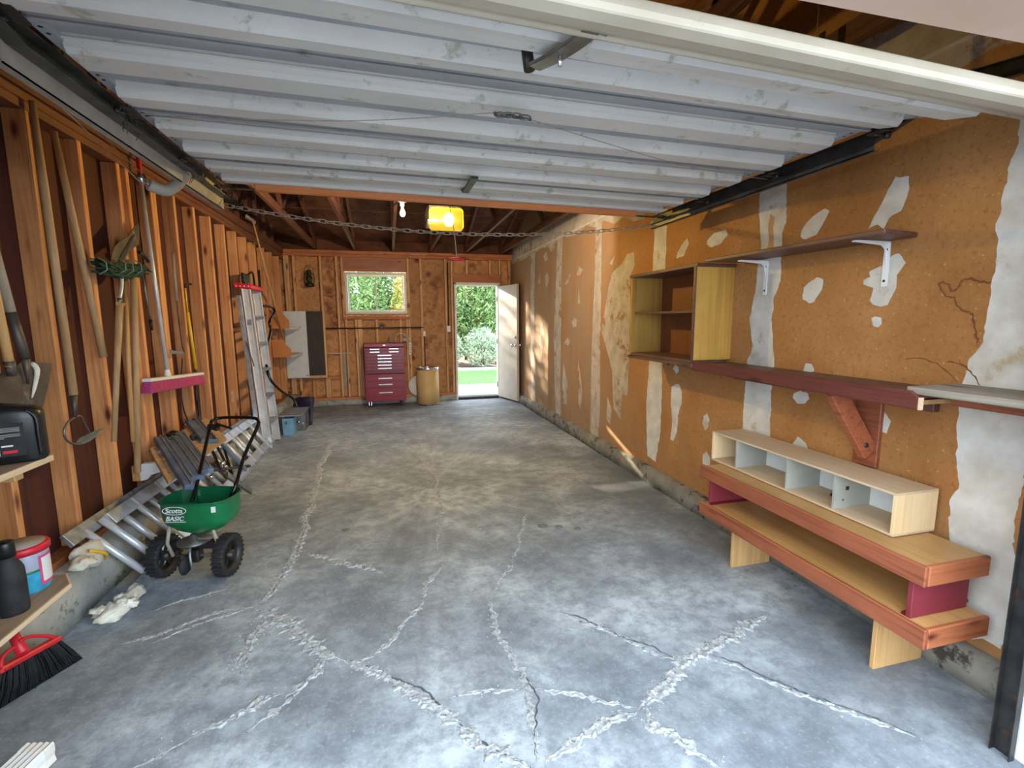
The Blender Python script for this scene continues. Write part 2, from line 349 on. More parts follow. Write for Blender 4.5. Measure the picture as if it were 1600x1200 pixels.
fl = part('floor', B((-.15, .78, -.12), (XW+.1, 8.72, 0)), 'floor', kind='structure', loc=(1.9, 4, 0))
CR = [
 (.035, [(0.915, 5.938, 0), (0.908, 4.899, 0), (0.967, 4.001, 0), (1.001, 3.278, 0), (1.006, 2.927, 0), (0.976, 2.651, 0), (0.931, 2.512, 0)]),
 (.05, [(0.915, 2.516, 0), (1.035, 2.375, 0), (1.214, 2.158, 0), (1.312, 2.024, 0), (1.369, 1.981, 0)]),
 (.03, [(1.369, 1.981, 0), (1.45, 1.928, 0), (1.555, 1.826, 0), (1.677, 1.724, 0), (1.784, 1.571, 0), (1.857, 1.442, 0), (1.967, 1.339, 0), (2.018, 1.291, 0)]),
 (.045, [(1.312, 2.024, 0), (1.286, 1.934, 0), (1.225, 1.861, 0), (1.187, 1.814, 0)]),
 (.03, [(1.183, 1.838, 0), (1.087, 1.815, 0), (0.993, 1.765, 0), (0.902, 1.733, 0)]),
 (.02, [(1.24, 1.84, 0), (1.164, 1.764, 0), (1.092, 1.669, -0)]),
 (.014, [(0.931, 2.512, 0), (0.758, 2.502, 0), (0.628, 2.432, 0), (0.523, 2.364, 0), (0.387, 2.333, 0)]),
 (.012, [(0.922, 2.486, 0), (0.76, 2.448, 0), (0.603, 2.357, 0), (0.53, 2.317, 0)]),
 (.012, [(0.74, 2.714, 0), (0.627, 2.682, 0), (0.52, 2.651, 0), (0.43, 2.59, 0)]),
 (.03, [(0.983, 2.416, 0), (0.984, 2.289, 0), (0.964, 2.158, 0), (0.939, 2.025, 0)]),
 (.016, [(0.976, 2.267, 0), (0.981, 2.092, 0), (0.97, 1.973, 0)]),
 (.03, [(1.073, 3.022, 0), (1.203, 2.938, 0), (1.362, 2.8, 0), (1.553, 2.659, 0)]),
 (.018, [(2.072, 2.296, 0), (2.058, 2.129, 0), (2.072, 1.93, 0), (2.101, 1.737, 0), (2.094, 1.581, 0), (2.067, 1.44, 0), (2.058, 1.315, 0)]),
 (.012, [(2.575, 3.293, 0), (2.393, 2.807, 0), (2.248, 2.517, 0), (2.08, 2.306, 0)]),
 (.04, [(3.363, 1.771, 0), (3.272, 1.734, 0), (3.029, 1.676, 0), (2.878, 1.622, 0), (2.77, 1.602, 0), (2.67, 1.517, -0), (2.558, 1.459, 0), (2.483, 1.432, 0)]),
 (.03, [(2.519, 1.438, 0), (2.469, 1.348, 0), (2.5, 1.299, 0), (2.553, 1.236, 0), (2.577, 1.194, -0), (2.626, 1.15, 0)]),
 (.016, [(2.76, 1.605, 0), (2.707, 1.667, 0), (2.66, 1.747, 0), (2.515, 1.906, 0), (2.377, 2.055, 0)]),
 (.014, [(2.887, 1.587, 0), (2.976, 1.521, 0), (3.059, 1.404, 0), (3.124, 1.31, 0), (3.212, 1.228, 0), (3.272, 1.148, 0), (3.342, 1.078, 0)]),
 (.022, [(2.483, 1.432, 0), (2.337, 1.397, 0), (2.198, 1.358, 0), (2.09, 1.312, -0), (2.061, 1.291, 0)]),
 (.016, [(2.098, 1.63, 0), (2.231, 1.572, 0), (2.384, 1.495, 0), (2.472, 1.435, 0)]),
 (.014, [(1.794, 1.654, 0), (1.944, 1.654, 0), (2.096, 1.641, -0)]),
 (.018, [(1.886, 2.69, 0), (1.725, 2.329, 0), (1.587, 2.059, 0), (1.463, 1.925, 0)]),
 (.012, [(0.907, 1.718, 0), (0.842, 1.683, 0), (0.753, 1.635, 0)]),
 (.014, [(0.99, 5.917, 0), (1.232, 5.549, 0), (1.512, 5.768, 0)]),
 (.012, [(1.798, 5.389, 0), (1.996, 4.391, 0), (1.959, 3.461, 0), (1.856, 2.863, 0)]),
]
for wd, pts in CR: part('crack', ribbon(pts, wd*1.5, .009 if wd > .025 else .005, jag=.9), 'crack', fl)
for wd, pts in ((.009, CR[2][1]), (.006, CR[17][1]), (.006, CR[16][1]), (.006, CR[12][1][3:])):
    part('crack_gap', ribbon([(x+.014, y+.006, 0) for x, y, z in pts], wd, .0055), 'crackd', fl)
cr = MB(); rc_ = random.Random(4)
for wd, pts in CR:   # crumbs spalled off along the wide cracks
    for a, b in zip(pts[:-1], pts[1:]):
        a, b = Vector(a), Vector(b)
        for k in range(int((b-a).length*(150 if wd > .025 else 45))):
            p = a.lerp(b, rc_.random())+Vector((rc_.gauss(0, .022), rc_.gauss(0, .022), .001)); r0 = rc_.uniform(.0015, .005)
            cr.add([p+Vector((r0, 0, 0)), p+Vector((-r0*.6, r0*.9, 0)), p+Vector((-r0*.5, -r0*.8, 0)), p+Vector((0, 0, r0*.9))], [(0, 1, 3), (1, 2, 3), (2, 0, 3)])
part('crack_crumbs', cr, 'crack', fl, kind='stuff')
mp = MB()
for px in ((1.282, 3.324, 0), (2.619, 3.025, 0), (2.724, 2.985, 0), (2.838, 2.923, 0)):
    c = Vector(px); rr = random.uniform(.025, .05)
    mp.lathe((c.x, c.y, .0005), [(rr, 0), (rr*.8, .002), (0, .0025)], 11)
part('floor_spot', mp, 'spot', fl, kind='stuff')

# curbs
def rough_curb(a, b, m, name):
    mb = MB(); (x0, y0, z0), (x1, y1, z1) = a, b
    n = int(max(y1-y0, x1-x0)/.12); along = 1 if (y1-y0) > (x1-x0) else 0; rings = []
    for i in range(n+1):
        t = i/n; j = lambda: random.uniform(-.006, .006)
        if along: y = y0+(y1-y0)*t; rings.append([(x0, y, z0), (x1+j(), y, z0), (x1+j(), y, (z0+z1)/2), (x1-.012+j(), y, z1+j()*.6), (x0, y, z1)])
        else: x = x0+(x1-x0)*t; rings.append([(x, y1, z0), (x, y0+j(), z0), (x, y0+j(), (z0+z1)/2), (x, y0+.012+j(), z1), (x, y1, z1)])
    mb.loft(rings, True); return part(name, mb, m, kind='structure', loc=(x0, y0, 0))
rough_curb((-.15, .93, 0), (.12, 8.5, .235), 'curb', 'baseboard_left')
rough_curb((-.15, 8.51, 0), (2.76, 8.72, .10), 'curb', 'baseboard_back')
mb = MB(); rings = []
for i in range(60):
    y = .93 + (8.57-.93)*i/59; j = lambda: random.uniform(-.005, .005)
    rings.append([(XW+.05, y, 0), (3.775+j(), y, 0), (3.778+j(), y, .07), (3.79+j(), y, .135+j()), (XW+.05, y, .15)])
mb.loft(rings, True); part('baseboard_right', mb, 'curb_d', kind='structure', loc=(XW, 4, 0))

# left wall
wl = structure('wall_left', (-.1, 4, .2))
for i, (y0, y1) in enumerate(((.93, 2.44), (2.445, 4.88), (4.885, 7.32), (7.325, 8.66))):
    part('sheathing', B((-.105, y0, .2), (-.091, y1, 4.09)), 'sheath', wl)
ST = [1.27, 1.67, 2.08, 2.49, 2.885, 3.285, 3.68, 3.785, 4.115, 4.16, 4.50, 4.90, 5.29, 5.69, 6.08, 6.47, 6.88, 7.33, 7.76, 8.23]
for y in ST:
    part('stud', B((-.09, y, .27), (0, y+.038, 2.44)), 'stud', wl, bevel=.003)
    if y > 2: part('gable_stud', B((-.09, y, 2.64), (-.052, y+.038, 3.75)), 'truss', wl)
part('bottom_plate', B((-.09, .93, .232), (0, 8.6, .27)), 'stud_y', wl, bevel=.002)
for k in range(2): part('top_plate', B((-.09, .93, 2.44+.045*k), (.0 + .0*k, 8.6, 2.482+.045*k)), 'plate', wl, bevel=.003)
part('ledger', B((-.09, .93, 2.532), (.012, 8.6, 2.62)), 'plate', wl, bevel=.003)
part('blocking', B((-.09, 5.73, 1.33), (-.02, 6.08, 1.37)), 'stud_y', wl, bevel=.002)

# back wall
wb = structure('wall_back', (1.9, 8.62, .1))
for a, b in (((-.1, .10), (.905, 2.6)), ((.905, .10), (1.95, 1.53)), ((.905, 2.27), (1.95, 2.6)), ((1.95, .10), (2.79, 2.6)), ((2.79, 2.07), (3.9, 2.6)), ((3.56, .0), (3.9, 2.07))):
    part('sheathing', B((a[0], 8.66, a[1]), (b[0], 8.675, b[1])), 'bsheath', wb)
def bst(x, z0=.138, z1=2.5, wdt=.038, m='bstud'): part('stud', B((x, 8.572, z0), (x+wdt, 8.658, z1)), m, wb, bevel=.003)
for x in (.0, .04, .13, .54, .79, 1.955, 2.17, 2.60, 2.71, 3.58, 3.76): bst(x)
bst(.875, 1.50, 2.5); bst(.90, .138, 1.46); bst(1.06, .138, 1.46); bst(1.105, .138, 1.46, .07); bst(1.40, .138, 1.46); bst(1.80, .138, 1.46); bst(1.91, .138, 1.5)
for x in (2.98, 3.4): bst(x, 2.25, 2.5)
bst(.33, .138, .46); bst(.58, .138, .46)
part('bottom_plate', B((-.09, 8.568, .10), (2.76, 8.66, .138)), 'stud_x', wb, bevel=.002)
part('top_plate', B((-.09, 8.565, 2.5), (3.83, 8.66, 2.545)), 'stud_x', wb, bevel=.002)
part('top_plate', B((-.09, 8.56, 2.547), (3.83, 8.66, 2.60)), 'stud_x', wb, bevel=.002)
part('header', B((.91, 8.575, 2.265), (1.95, 8.658, 2.5)), 'redwood_x', wb, bevel=.003)
part('sill_plate', B((.875, 8.57, 1.46), (1.99, 8.658, 1.50)), 'stud_x', wb, bevel=.002)
part('header', B((2.75, 8.57, 2.10), (3.62, 8.658, 2.25)), 'stud_x', wb, bevel=.003)
part('trimmer', B((.912, 8.575, 1.5), (.928, 8.658, 2.265)), 'bstud', wb)
part('trimmer', B((1.938, 8.575, 1.5), (1.954, 8.658, 2.265)), 'bstud', wb)
part('blocking', B((.83, 8.575, .455), (.0, 8.65, .50)), 'stud_x', wb)
part('blocking', B((.58, 8.572, 1.86), (.80, 8.62, 1.885)), 'stud_x', wb)
part('gable_board', B((-.1, 8.66, 2.6), (3.9, 8.675, 2.785)), 'roof', wb)

# window
wi = structure('window_1', (1.42, 8.62, 1.55))
def frame(x0, x1, z0, z1, t, y0, y1, m, par, nm):
    mb = MB()
    mb.box((x0, y0, z0), (x1, y1, z0+t)); mb.box((x0, y0, z1-t), (x1, y1, z1)); mb.box((x0, y0, z0+t), (x0+t, y1, z1-t)); mb.box((x1-t, y0, z0+t), (x1, y1, z1-t))
    return part(nm, mb, m, par)
frame(.93, 1.937, 1.555, 2.25, .04, 8.585, 8.67, 'vinyl', wi, 'window_frame')
frame(.975, 1.44, 1.60, 2.205, .022, 8.62, 8.64, 'vinyl', wi, 'sash'); frame(1.42, 1.89, 1.60, 2.205, .022, 8.645, 8.665, 'vinyl', wi, 'sash')
part('pane', B((.99, 8.628, 1.615), (1.43, 8.632, 2.19)), 'glass', wi); part('pane', B((1.435, 8.652, 1.615), (1.875, 8.656, 2.19)), 'glass', wi)
part('sill', B((.93, 8.56, 1.535), (1.94, 8.62, 1.556)), 'redwood_x', wi)

# back door
dr = structure('door_1', (3.55, 8.6, 0))
mb = MB(); mb.box((2.765, 8.54, 0), (2.80, 8.70, 2.10)); mb.box((3.55, 8.56, 0), (3.585, 8.70, 2.10)); mb.box((2.765, 8.54, 2.06), (3.585, 8.70, 2.10))
part('door_frame', mb, 'vinyl', dr, bevel=.003)
part('door_stop', MB().box((2.80, 8.63, 0), (2.812, 8.70, 2.06)).box((2.80, 8.63, 2.048), (3.55, 8.70, 2.06)), 'vinyl', dr)
part('threshold', B((2.8, 8.52, .0), (3.55, 8.74, .045)), 'dsteel', dr, bevel=.008)
hp, fp = Vector((3.548, 8.60, 0)), Vector((3.735, 7.89, 0)); dd = (fp-hp).normalized(); nn = Vector((-dd.y, dd.x, 0))
if nn.x > 0: nn = -nn
mb = MB().prism([hp+Vector((0, 0, .03)), fp+Vector((0, 0, .03)), fp+Vector((0, 0, 2.04)), hp+Vector((0, 0, 2.04))], nn*-.042)
lf = part('door_leaf', mb, 'leaf_door', dr, bevel=.002)
kc = fp - dd*.07 + Vector((0, 0, 1.0))
part('door_knob', MB().lathe(kc, [(0, 0), (.028, .0), (.028, .008), (.012, .012), (.012, .04), (.026, .048), (.03, .062), (.02, .078), (0, .08)], 16, axis=nn).lathe(kc-nn*.042, [(.028, .0), (.028, .008), (.012, .012), (.012, .04), (.026, .048), (.03, .062), (.02, .078), (0, .08)], 16, axis=-nn), 'chrome', lf)
part('door_lock', MB().lathe(kc+Vector((0, 0, .14)), [(0, 0), (.026, .0), (.026, .012), (.0, .014)], 14, axis=nn), 'chrome', lf)
for z in (.25, 1.05, 1.82): part('hinge', MB().tube([hp+Vector((-.006, 0, z-.045)), hp+Vector((-.006, 0, z+.045))], .007, 6), 'steel', lf)

# right wall
wr = structure('wall_right', (XW, 4.8, .15))
for i, (y0, y1) in enumerate(((.93, 1.28), (1.283, 2.45), (2.453, 3.69), (3.693, 4.89), (4.893, 6.09), (6.093, 7.30), (7.303, 8.66))):
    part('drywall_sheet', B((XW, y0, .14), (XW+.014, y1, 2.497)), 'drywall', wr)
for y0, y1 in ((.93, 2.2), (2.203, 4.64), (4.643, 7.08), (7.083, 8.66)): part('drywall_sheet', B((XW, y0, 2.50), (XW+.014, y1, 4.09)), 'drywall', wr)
def jagpoly(pts, amp=.006, step=.016):
    out = []; sd_ = random.uniform(0, 99); n = len(pts)
    for i in range(n):
        a, b = Vector(pts[i]), Vector(pts[(i+1) % n]); k = max(1, int((b-a).length/step))
        for t in range(k):
            q = a.lerp(b, t/k); g = 1.6*amp; out.append((q.x, q.y+random.uniform(-amp, amp)*.4+g*noise.noise(q*14+Vector((sd_, 0, 0))), q.z+random.uniform(-amp, amp)*.4+g*noise.noise(q*14+Vector((0, sd_, 0)))))
    return out
def patch(pts, m='mud', name='compound_patch', amp=.006, th=.0015, lvl=0):
    p = [(XW-lvl, y, z) for x, y, z in jagpoly(pts, amp)]
    part(name, MB().prism(p, (-th, 0, 0)), m, wr)
patch([(3.83, 2.54, 2.266), (3.83, 2.527, 2.052), (3.83, 2.492, 1.821), (3.83, 2.515, 1.778), (3.83, 2.526, 1.594), (3.83, 2.556, 1.429), (3.83, 2.515, 1.266), (3.83, 2.552, 1.175), (3.83, 2.562, 1.018), (3.83, 2.564, 0.685), (3.83, 2.539, 0.166), (3.83, 2.297, 0.182), (3.83, 2.333, 0.727), (3.83, 2.347, 1.003), (3.83, 2.336, 1.162), (3.83, 2.378, 1.425), (3.83, 2.37, 1.555), (3.83, 2.33, 1.648), (3.83, 2.339, 1.758), (3.83, 2.339, 1.811), (3.83, 2.344, 1.919), (3.83, 2.321, 1.968), (3.83, 2.339, 2.273)], name='joint_tape')
patch([(3.83, 2.44, 2.041), (3.83, 2.447, 1.822), (3.83, 2.397, 1.815), (3.83, 2.409, 2.017)], 'tan', 'bare_paper', th=.0012, lvl=.0015)
patch([(3.83, 3.715, 2.331), (3.83, 3.735, 1.84), (3.83, 3.741, 1.07), (3.83, 3.77, 0.648), (3.83, 3.723, 0.218), (3.83, 3.582, 0.2), (3.83, 3.529, 0.48), (3.83, 3.522, 0.692), (3.83, 3.537, 1.076), (3.83, 3.538, 1.831), (3.83, 3.535, 2.218), (3.83, 3.532, 2.312)], name='joint_tape')
patch([(3.83, 4.919, 2.521), (3.83, 4.929, 1.908), (3.83, 4.985, 1.114), (3.83, 4.983, 0.108), (3.83, 4.772, 0.114), (3.83, 4.737, 0.475), (3.83, 4.759, 1.001), (3.83, 4.759, 1.766), (3.83, 4.773, 2.485)], 'mud_grey', name='joint_tape', amp=.004)
patch([(3.83, 6.138, 2.538), (3.83, 6.181, 2.07), (3.83, 6.273, 1.211), (3.83, 6.236, 0.544), (3.83, 6.176, 0.146), (3.83, 5.969, 0.141), (3.83, 6.003, 0.574), (3.83, 5.99, 1.22), (3.83, 5.982, 2.051), (3.83, 5.944, 2.521)], 'mud_grey', name='joint_tape', amp=.004)
patch([(3.83, 7.387, 2.453), (3.83, 7.391, 1.737), (3.83, 7.396, 0.918), (3.83, 7.364, 0.134), (3.83, 7.15, 0.117), (3.83, 7.183, 0.932), (3.83, 7.216, 1.73), (3.83, 7.146, 2.479)], 'mud_grey', name='joint_tape', amp=.004)
patch([(3.83, 1.317, 1.888), (3.83, 1.324, 1.792), (3.83, 1.311, 1.705), (3.83, 1.322, 1.566), (3.83, 1.323, 1.343), (3.83, 1.362, 1.274), (3.83, 1.377, 1.145), (3.83, 1.373, 1.068), (3.83, 1.365, 0.898), (3.83, 1.342, 0.767), (3.83, 1.364, 0.696), (3.83, 1.357, 0.531), (3.83, 1.336, 0.263), (3.83, 1.276, 0.174), (3.83, 1.241, 0.156), (3.83, 1.202, 0.184), (3.83, 1.142, 0.178), (3.83, 1.136, 0.354), (3.83, 1.138, 0.518), (3.83, 1.157, 0.607), (3.83, 1.147, 0.865), (3.83, 1.091, 0.984), (3.83, 1.083, 1.208), (3.83, 1.118, 1.529), (3.83, 1.152, 1.847), (3.83, 1.161, 2.071), (3.83, 1.299, 2.134), (3.83, 1.299, 2.033)], name='joint_tape', amp=.008)
for pts in ( # nail and dent patches, traced on the wall
 [(3.83, 1.724, 2.055), (3.83, 1.666, 2.038), (3.83, 1.655, 1.983), (3.83, 1.681, 1.898), (3.83, 1.728, 1.885), (3.83, 1.754, 1.835), (3.83, 1.78, 1.859), (3.83, 1.819, 1.846), (3.83, 1.799, 1.9), (3.83, 1.767, 1.969), (3.83, 1.735, 2.022)],
 [(3.83, 2.075, 1.994), (3.83, 2.047, 1.969), (3.83, 2.076, 1.921), (3.83, 2.113, 1.866), (3.83, 2.172, 1.853), (3.83, 2.212, 1.873), (3.83, 2.202, 1.908), (3.83, 2.154, 1.962)],
 [(3.83, 2.939, 2.021), (3.83, 2.828, 2.023), (3.83, 2.806, 1.982), (3.83, 2.866, 1.937), (3.83, 2.959, 1.93), (3.83, 3.017, 1.956), (3.83, 3.012, 1.986)],
 [(3.83, 3.256, 2.038), (3.83, 3.237, 1.989), (3.83, 3.289, 1.92), (3.83, 3.389, 1.904), (3.83, 3.375, 1.951), (3.83, 3.295, 2.012)],
 [(3.83, 1.708, 1.712), (3.83, 1.671, 1.713), (3.83, 1.637, 1.668), (3.83, 1.67, 1.619), (3.83, 1.671, 1.565), (3.83, 1.695, 1.499), (3.83, 1.729, 1.488), (3.83, 1.769, 1.495), (3.83, 1.786, 1.511), (3.83, 1.777, 1.572), (3.83, 1.826, 1.594), (3.83, 1.828, 1.615), (3.83, 1.797, 1.624), (3.83, 1.806, 1.651), (3.83, 1.736, 1.673)],
 [(3.83, 1.766, 1.433), (3.83, 1.746, 1.442), (3.83, 1.721, 1.436), (3.83, 1.716, 1.409), (3.83, 1.732, 1.394), (3.83, 1.757, 1.4)],
 [(3.83, 2.089, 1.646), (3.83, 2.049, 1.633), (3.83, 2.052, 1.577), (3.83, 2.094, 1.523), (3.83, 2.13, 1.514), (3.83, 2.165, 1.539), (3.83, 2.162, 1.597), (3.83, 2.123, 1.625)],
 [(3.83, 2.179, 1.016), (3.83, 2.137, 1.037), (3.83, 2.086, 1.033), (3.83, 2.075, 1.003), (3.83, 2.106, 0.97), (3.83, 2.156, 0.961), (3.83, 2.181, 0.987)],
 [(3.83, 2.117, 1.195), (3.83, 2.076, 1.192), (3.83, 2.057, 1.159), (3.83, 2.087, 1.135), (3.83, 2.13, 1.145)],
 [(3.83, 3.392, 0.89), (3.83, 3.288, 0.924), (3.83, 3.241, 0.87), (3.83, 3.243, 0.778), (3.83, 3.279, 0.673), (3.83, 3.288, 0.536), (3.83, 3.326, 0.447), (3.83, 3.373, 0.457), (3.83, 3.356, 0.621), (3.83, 3.381, 0.717)],
 [(3.83, 2.962, 0.73), (3.83, 2.927, 0.756), (3.83, 2.903, 0.718), (3.83, 2.905, 0.657), (3.83, 2.94, 0.63), (3.83, 2.972, 0.671)],
 [(3.83, 2.948, 0.445), (3.83, 2.913, 0.474), (3.83, 2.875, 0.437), (3.83, 2.876, 0.36), (3.83, 2.924, 0.326), (3.83, 2.951, 0.376)],
 [(3.83, 2.131, 0.776), (3.83, 2.078, 0.752), (3.83, 2.057, 0.711), (3.83, 2.151, 0.697), (3.83, 2.17, 0.718)],
 [(3.83, 3.351, 1.081), (3.83, 3.306, 1.065), (3.83, 3.295, 1.025), (3.83, 3.337, 1.001), (3.83, 3.375, 1.038)],
 [(3.83, 1.714, 1.021), (3.83, 1.671, 1.013), (3.83, 1.637, 0.966), (3.83, 1.646, 0.91), (3.83, 1.679, 0.914), (3.83, 1.702, 0.962)]): patch(pts)
for pts in ( # thinner, greyer skims further down the wall
 [(3.83, 4.069, 2.045), (3.83, 4.039, 1.938), (3.83, 4.13, 1.837), (3.83, 4.112, 1.505), (3.83, 4.113, 1.052), (3.83, 4.12, 0.698), (3.83, 4.239, 0.706), (3.83, 4.253, 0.438), (3.83, 4.413, 0.533), (3.83, 4.46, 0.899), (3.83, 4.525, 1.02), (3.83, 4.739, 1.313), (3.83, 4.628, 1.633), (3.83, 4.588, 1.755), (3.83, 4.507, 1.896), (3.83, 4.303, 1.968), (3.83, 4.191, 2.044)],
 [(3.83, 5.373, 2.059), (3.83, 5.274, 2.005), (3.83, 5.35, 1.953), (3.83, 5.47, 1.964)], [(3.83, 5.661, 2.012), (3.83, 5.724, 1.892), (3.83, 5.86, 1.878)],
 [(3.83, 4.458, 2.066), (3.83, 4.511, 1.985), (3.83, 4.57, 1.998)], [(3.83, 5.384, 1.792), (3.83, 5.339, 1.618), (3.83, 5.419, 1.628)],
 [(3.83, 5.518, 1.461), (3.83, 5.434, 1.43), (3.83, 5.452, 1.353), (3.83, 5.557, 1.336), (3.83, 5.602, 1.398)], [(3.83, 5.359, 0.97), (3.83, 5.334, 0.817), (3.83, 5.395, 0.818)],
 [(3.83, 5.753, 1.203), (3.83, 5.64, 1.174), (3.83, 5.705, 1.107), (3.83, 5.867, 1.124)], [(3.83, 6.56, 2.107), (3.83, 6.502, 1.969), (3.83, 6.615, 1.887), (3.83, 6.675, 2.055)],
 [(3.83, 6.919, 2.095), (3.83, 6.888, 1.961), (3.83, 7.015, 1.989)], [(3.83, 5.886, 0.887), (3.83, 5.739, 0.608), (3.83, 5.755, 0.336), (3.83, 5.875, 0.333), (3.83, 5.929, 0.584)],
 [(3.83, 5.335, 0.855), (3.83, 5.247, 0.594), (3.83, 5.279, 0.355), (3.83, 5.362, 0.419)], [(3.83, 4.552, 0.625), (3.83, 4.456, 0.505), (3.83, 4.478, 0.337), (3.83, 4.572, 0.38)],
 [(3.83, 6.62, 2.398), (3.83, 6.533, 2.281), (3.83, 6.677, 2.262), (3.83, 6.737, 2.35)], [(3.83, 6.397, 2.479), (3.83, 6.264, 2.408), (3.83, 6.396, 2.367), (3.83, 6.507, 2.443)],
 [(3.83, 6.823, 1.432), (3.83, 6.7, 1.245), (3.83, 6.821, 0.858), (3.83, 6.949, 1.142)]): patch(pts, 'mud_grey', th=.001, amp=.004)
for pts in ( # the mudded joint under the roof
 [(3.83, 8.712, 2.51), (3.83, 7.351, 2.497), (3.83, 6.479, 2.508), (3.83, 5.807, 2.529), (3.83, 5.387, 2.529), (3.83, 4.774, 2.505), (3.83, 4.151, 2.452), (3.83, 3.865, 2.427), (3.83, 3.879, 2.301), (3.83, 4.084, 2.32), (3.83, 4.273, 2.403), (3.83, 4.472, 2.37), (3.83, 4.695, 2.451), (3.83, 4.932, 2.417), (3.83, 5.197, 2.493), (3.83, 5.484, 2.429), (3.83, 5.92, 2.486), (3.83, 6.37, 2.432), (3.83, 6.858, 2.476), (3.83, 7.719, 2.435), (3.83, 8.714, 2.441)],): patch(pts, 'mud_grey', 'joint_tape', amp=.008, th=.001, lvl=.0016)
patch([(XW, 1.0, 2.42), (XW, 1.7, 2.40), (XW, 2.6, 2.42), (XW, 3.6, 2.41), (XW, 4.2, 2.40), (XW, 4.2, 2.70), (XW, 3.0, 2.72), (XW, 2.0, 2.74), (XW, 1.6, 2.66), (XW, 1.3, 2.70), (XW, 1.0, 2.7)], 'mud_grey', 'joint_tape', amp=.012)
patch([(XW, 4.2, 2.50), (XW, 8.56, 2.50), (XW, 8.56, 2.80), (XW, 6.4, 2.84), (XW, 4.2, 2.78)], 'mud_grey', 'joint_tape', amp=.012, th=.001, lvl=.0028)
part('corner_bead', B((XW-.006, 1.0, 2.493), (XW, 8.56, 2.507)), 'mud', wr)
def stainline(pts, wd=.008):
    P = smooth_path(pts, 5); a = []; b = []
    for i, p in enumerate(P):
        t = (P[min(i+1, len(P)-1)]-P[max(i-1, 0)]).normalized(); s = Vector((0, -t.z, t.y))*wd*.5*random.uniform(.5, 1.4)
        j = Vector((0, random.uniform(-.003, .003), random.uniform(-.003, .003))); a.append((XW-.0018, *(p+s+j)[1:])); b.append((XW-.0018, *(p-s+j)[1:]))
    vs = a+b; n = len(a); part('water_stain', MB().add(vs, [(i, i+1, n+i+1, n+i) for i in range(n-1)]), 'stain', wr)
stainline([(3.83, 1.498, 1.565), (3.83, 1.49, 1.577), (3.83, 1.463, 1.565), (3.83, 1.449, 1.538), (3.83, 1.427, 1.547), (3.83, 1.417, 1.574), (3.83, 1.394, 1.584), (3.83, 1.357, 1.569), (3.83, 1.324, 1.564)])
stainline([(3.83, 1.498, 1.565), (3.83, 1.481, 1.54), (3.83, 1.465, 1.519), (3.83, 1.437, 1.512), (3.83, 1.425, 1.487), (3.83, 1.405, 1.464), (3.83, 1.374, 1.451), (3.83, 1.362, 1.423), (3.83, 1.349, 1.374), (3.83, 1.336, 1.335)])
stainline([(3.83, 1.433, 1.253), (3.83, 1.388, 1.251), (3.83, 1.352, 1.224), (3.83, 1.315, 1.174)], .005)
stainline([(3.83, 1.595, 1.25), (3.83, 1.531, 1.261), (3.83, 1.455, 1.235), (3.83, 1.391, 1.174)], .004)

# ceiling: trusses across the length of the room, roof boards over them
ce = structure('ceiling', (1.9, 4.8, 2.6))
YR = 4.78; SL = .34
for s, n in ((-1, 4), (1, 4)):
    for k in range(n):
        f0, f1 = k/n, (k+1)/n - .002
        y0 = YR + s*(YR-.8)*f0; y1 = YR + s*(YR-.8)*f1; z0 = 2.74+(YR-.8)*(1-f0)*SL; z1 = 2.74+(YR-.8)*(1-f1)*SL
        part('roof_sheet', MB().prism([(-.15, y0, z0), (3.95, y0, z0), (3.95, y1, z1), (-.15, y1, z1)], (0, 0, .014)), 'roof', ce)
def truss(x):
    def tp(nm, a, b, h=.089): part(nm, MB().bar((x, a[0], a[1]), (x, b[0], b[1]), .038, h, (0, 0, 1)), 'truss', ce, bevel=.002)
    tp('bottom_chord', (.95, 2.655), (8.65, 2.655))
    ra = 2.69+(YR-.8)*SL
    tp('top_chord', (.85, 2.71), (YR, ra)); tp('top_chord', (YR, ra), (8.70, 2.71))
    for a, b in (((3.5, 2.69), (2.7, 3.33)), ((3.5, 2.69), (YR, ra-.06)), ((6.05, 2.69), (YR, ra-.06)), ((6.05, 2.69), (6.85, 3.33))): tp('web', a, b, .064)
for x in (.5, 1.12, 1.74, 2.36, 2.98, 3.62): truss(x)

# front wall round the vehicle opening
wf = structure('wall_front', (1.9, .85, 0))
part('header', B((-.15, .78, 2.11), (XW+.3, .93, 2.62)), 'beige', wf)
part('gable', B((-.15, .80, 2.62), (XW+.3, .92, 4.1)), 'beige', wf)
part('return_wall', B((-.15, .78, 0), (.78, .93, 2.11)), 'beige', wf)
part('return_wall', B((3.59, .78, 0), (XW+.3, .93, 2.11)), 'beige', wf)
part('jamb', B((3.565, .76, 0), (3.59, .94, 2.11)), 'white', wf)
part('jamb', B((.78, .76, 0), (.81, .945, 2.11)), 'white', wf)
part('outer_cladding', B((-.3, .93, -.1), (-.15, 8.7, 2.7)), 'beige', wf)

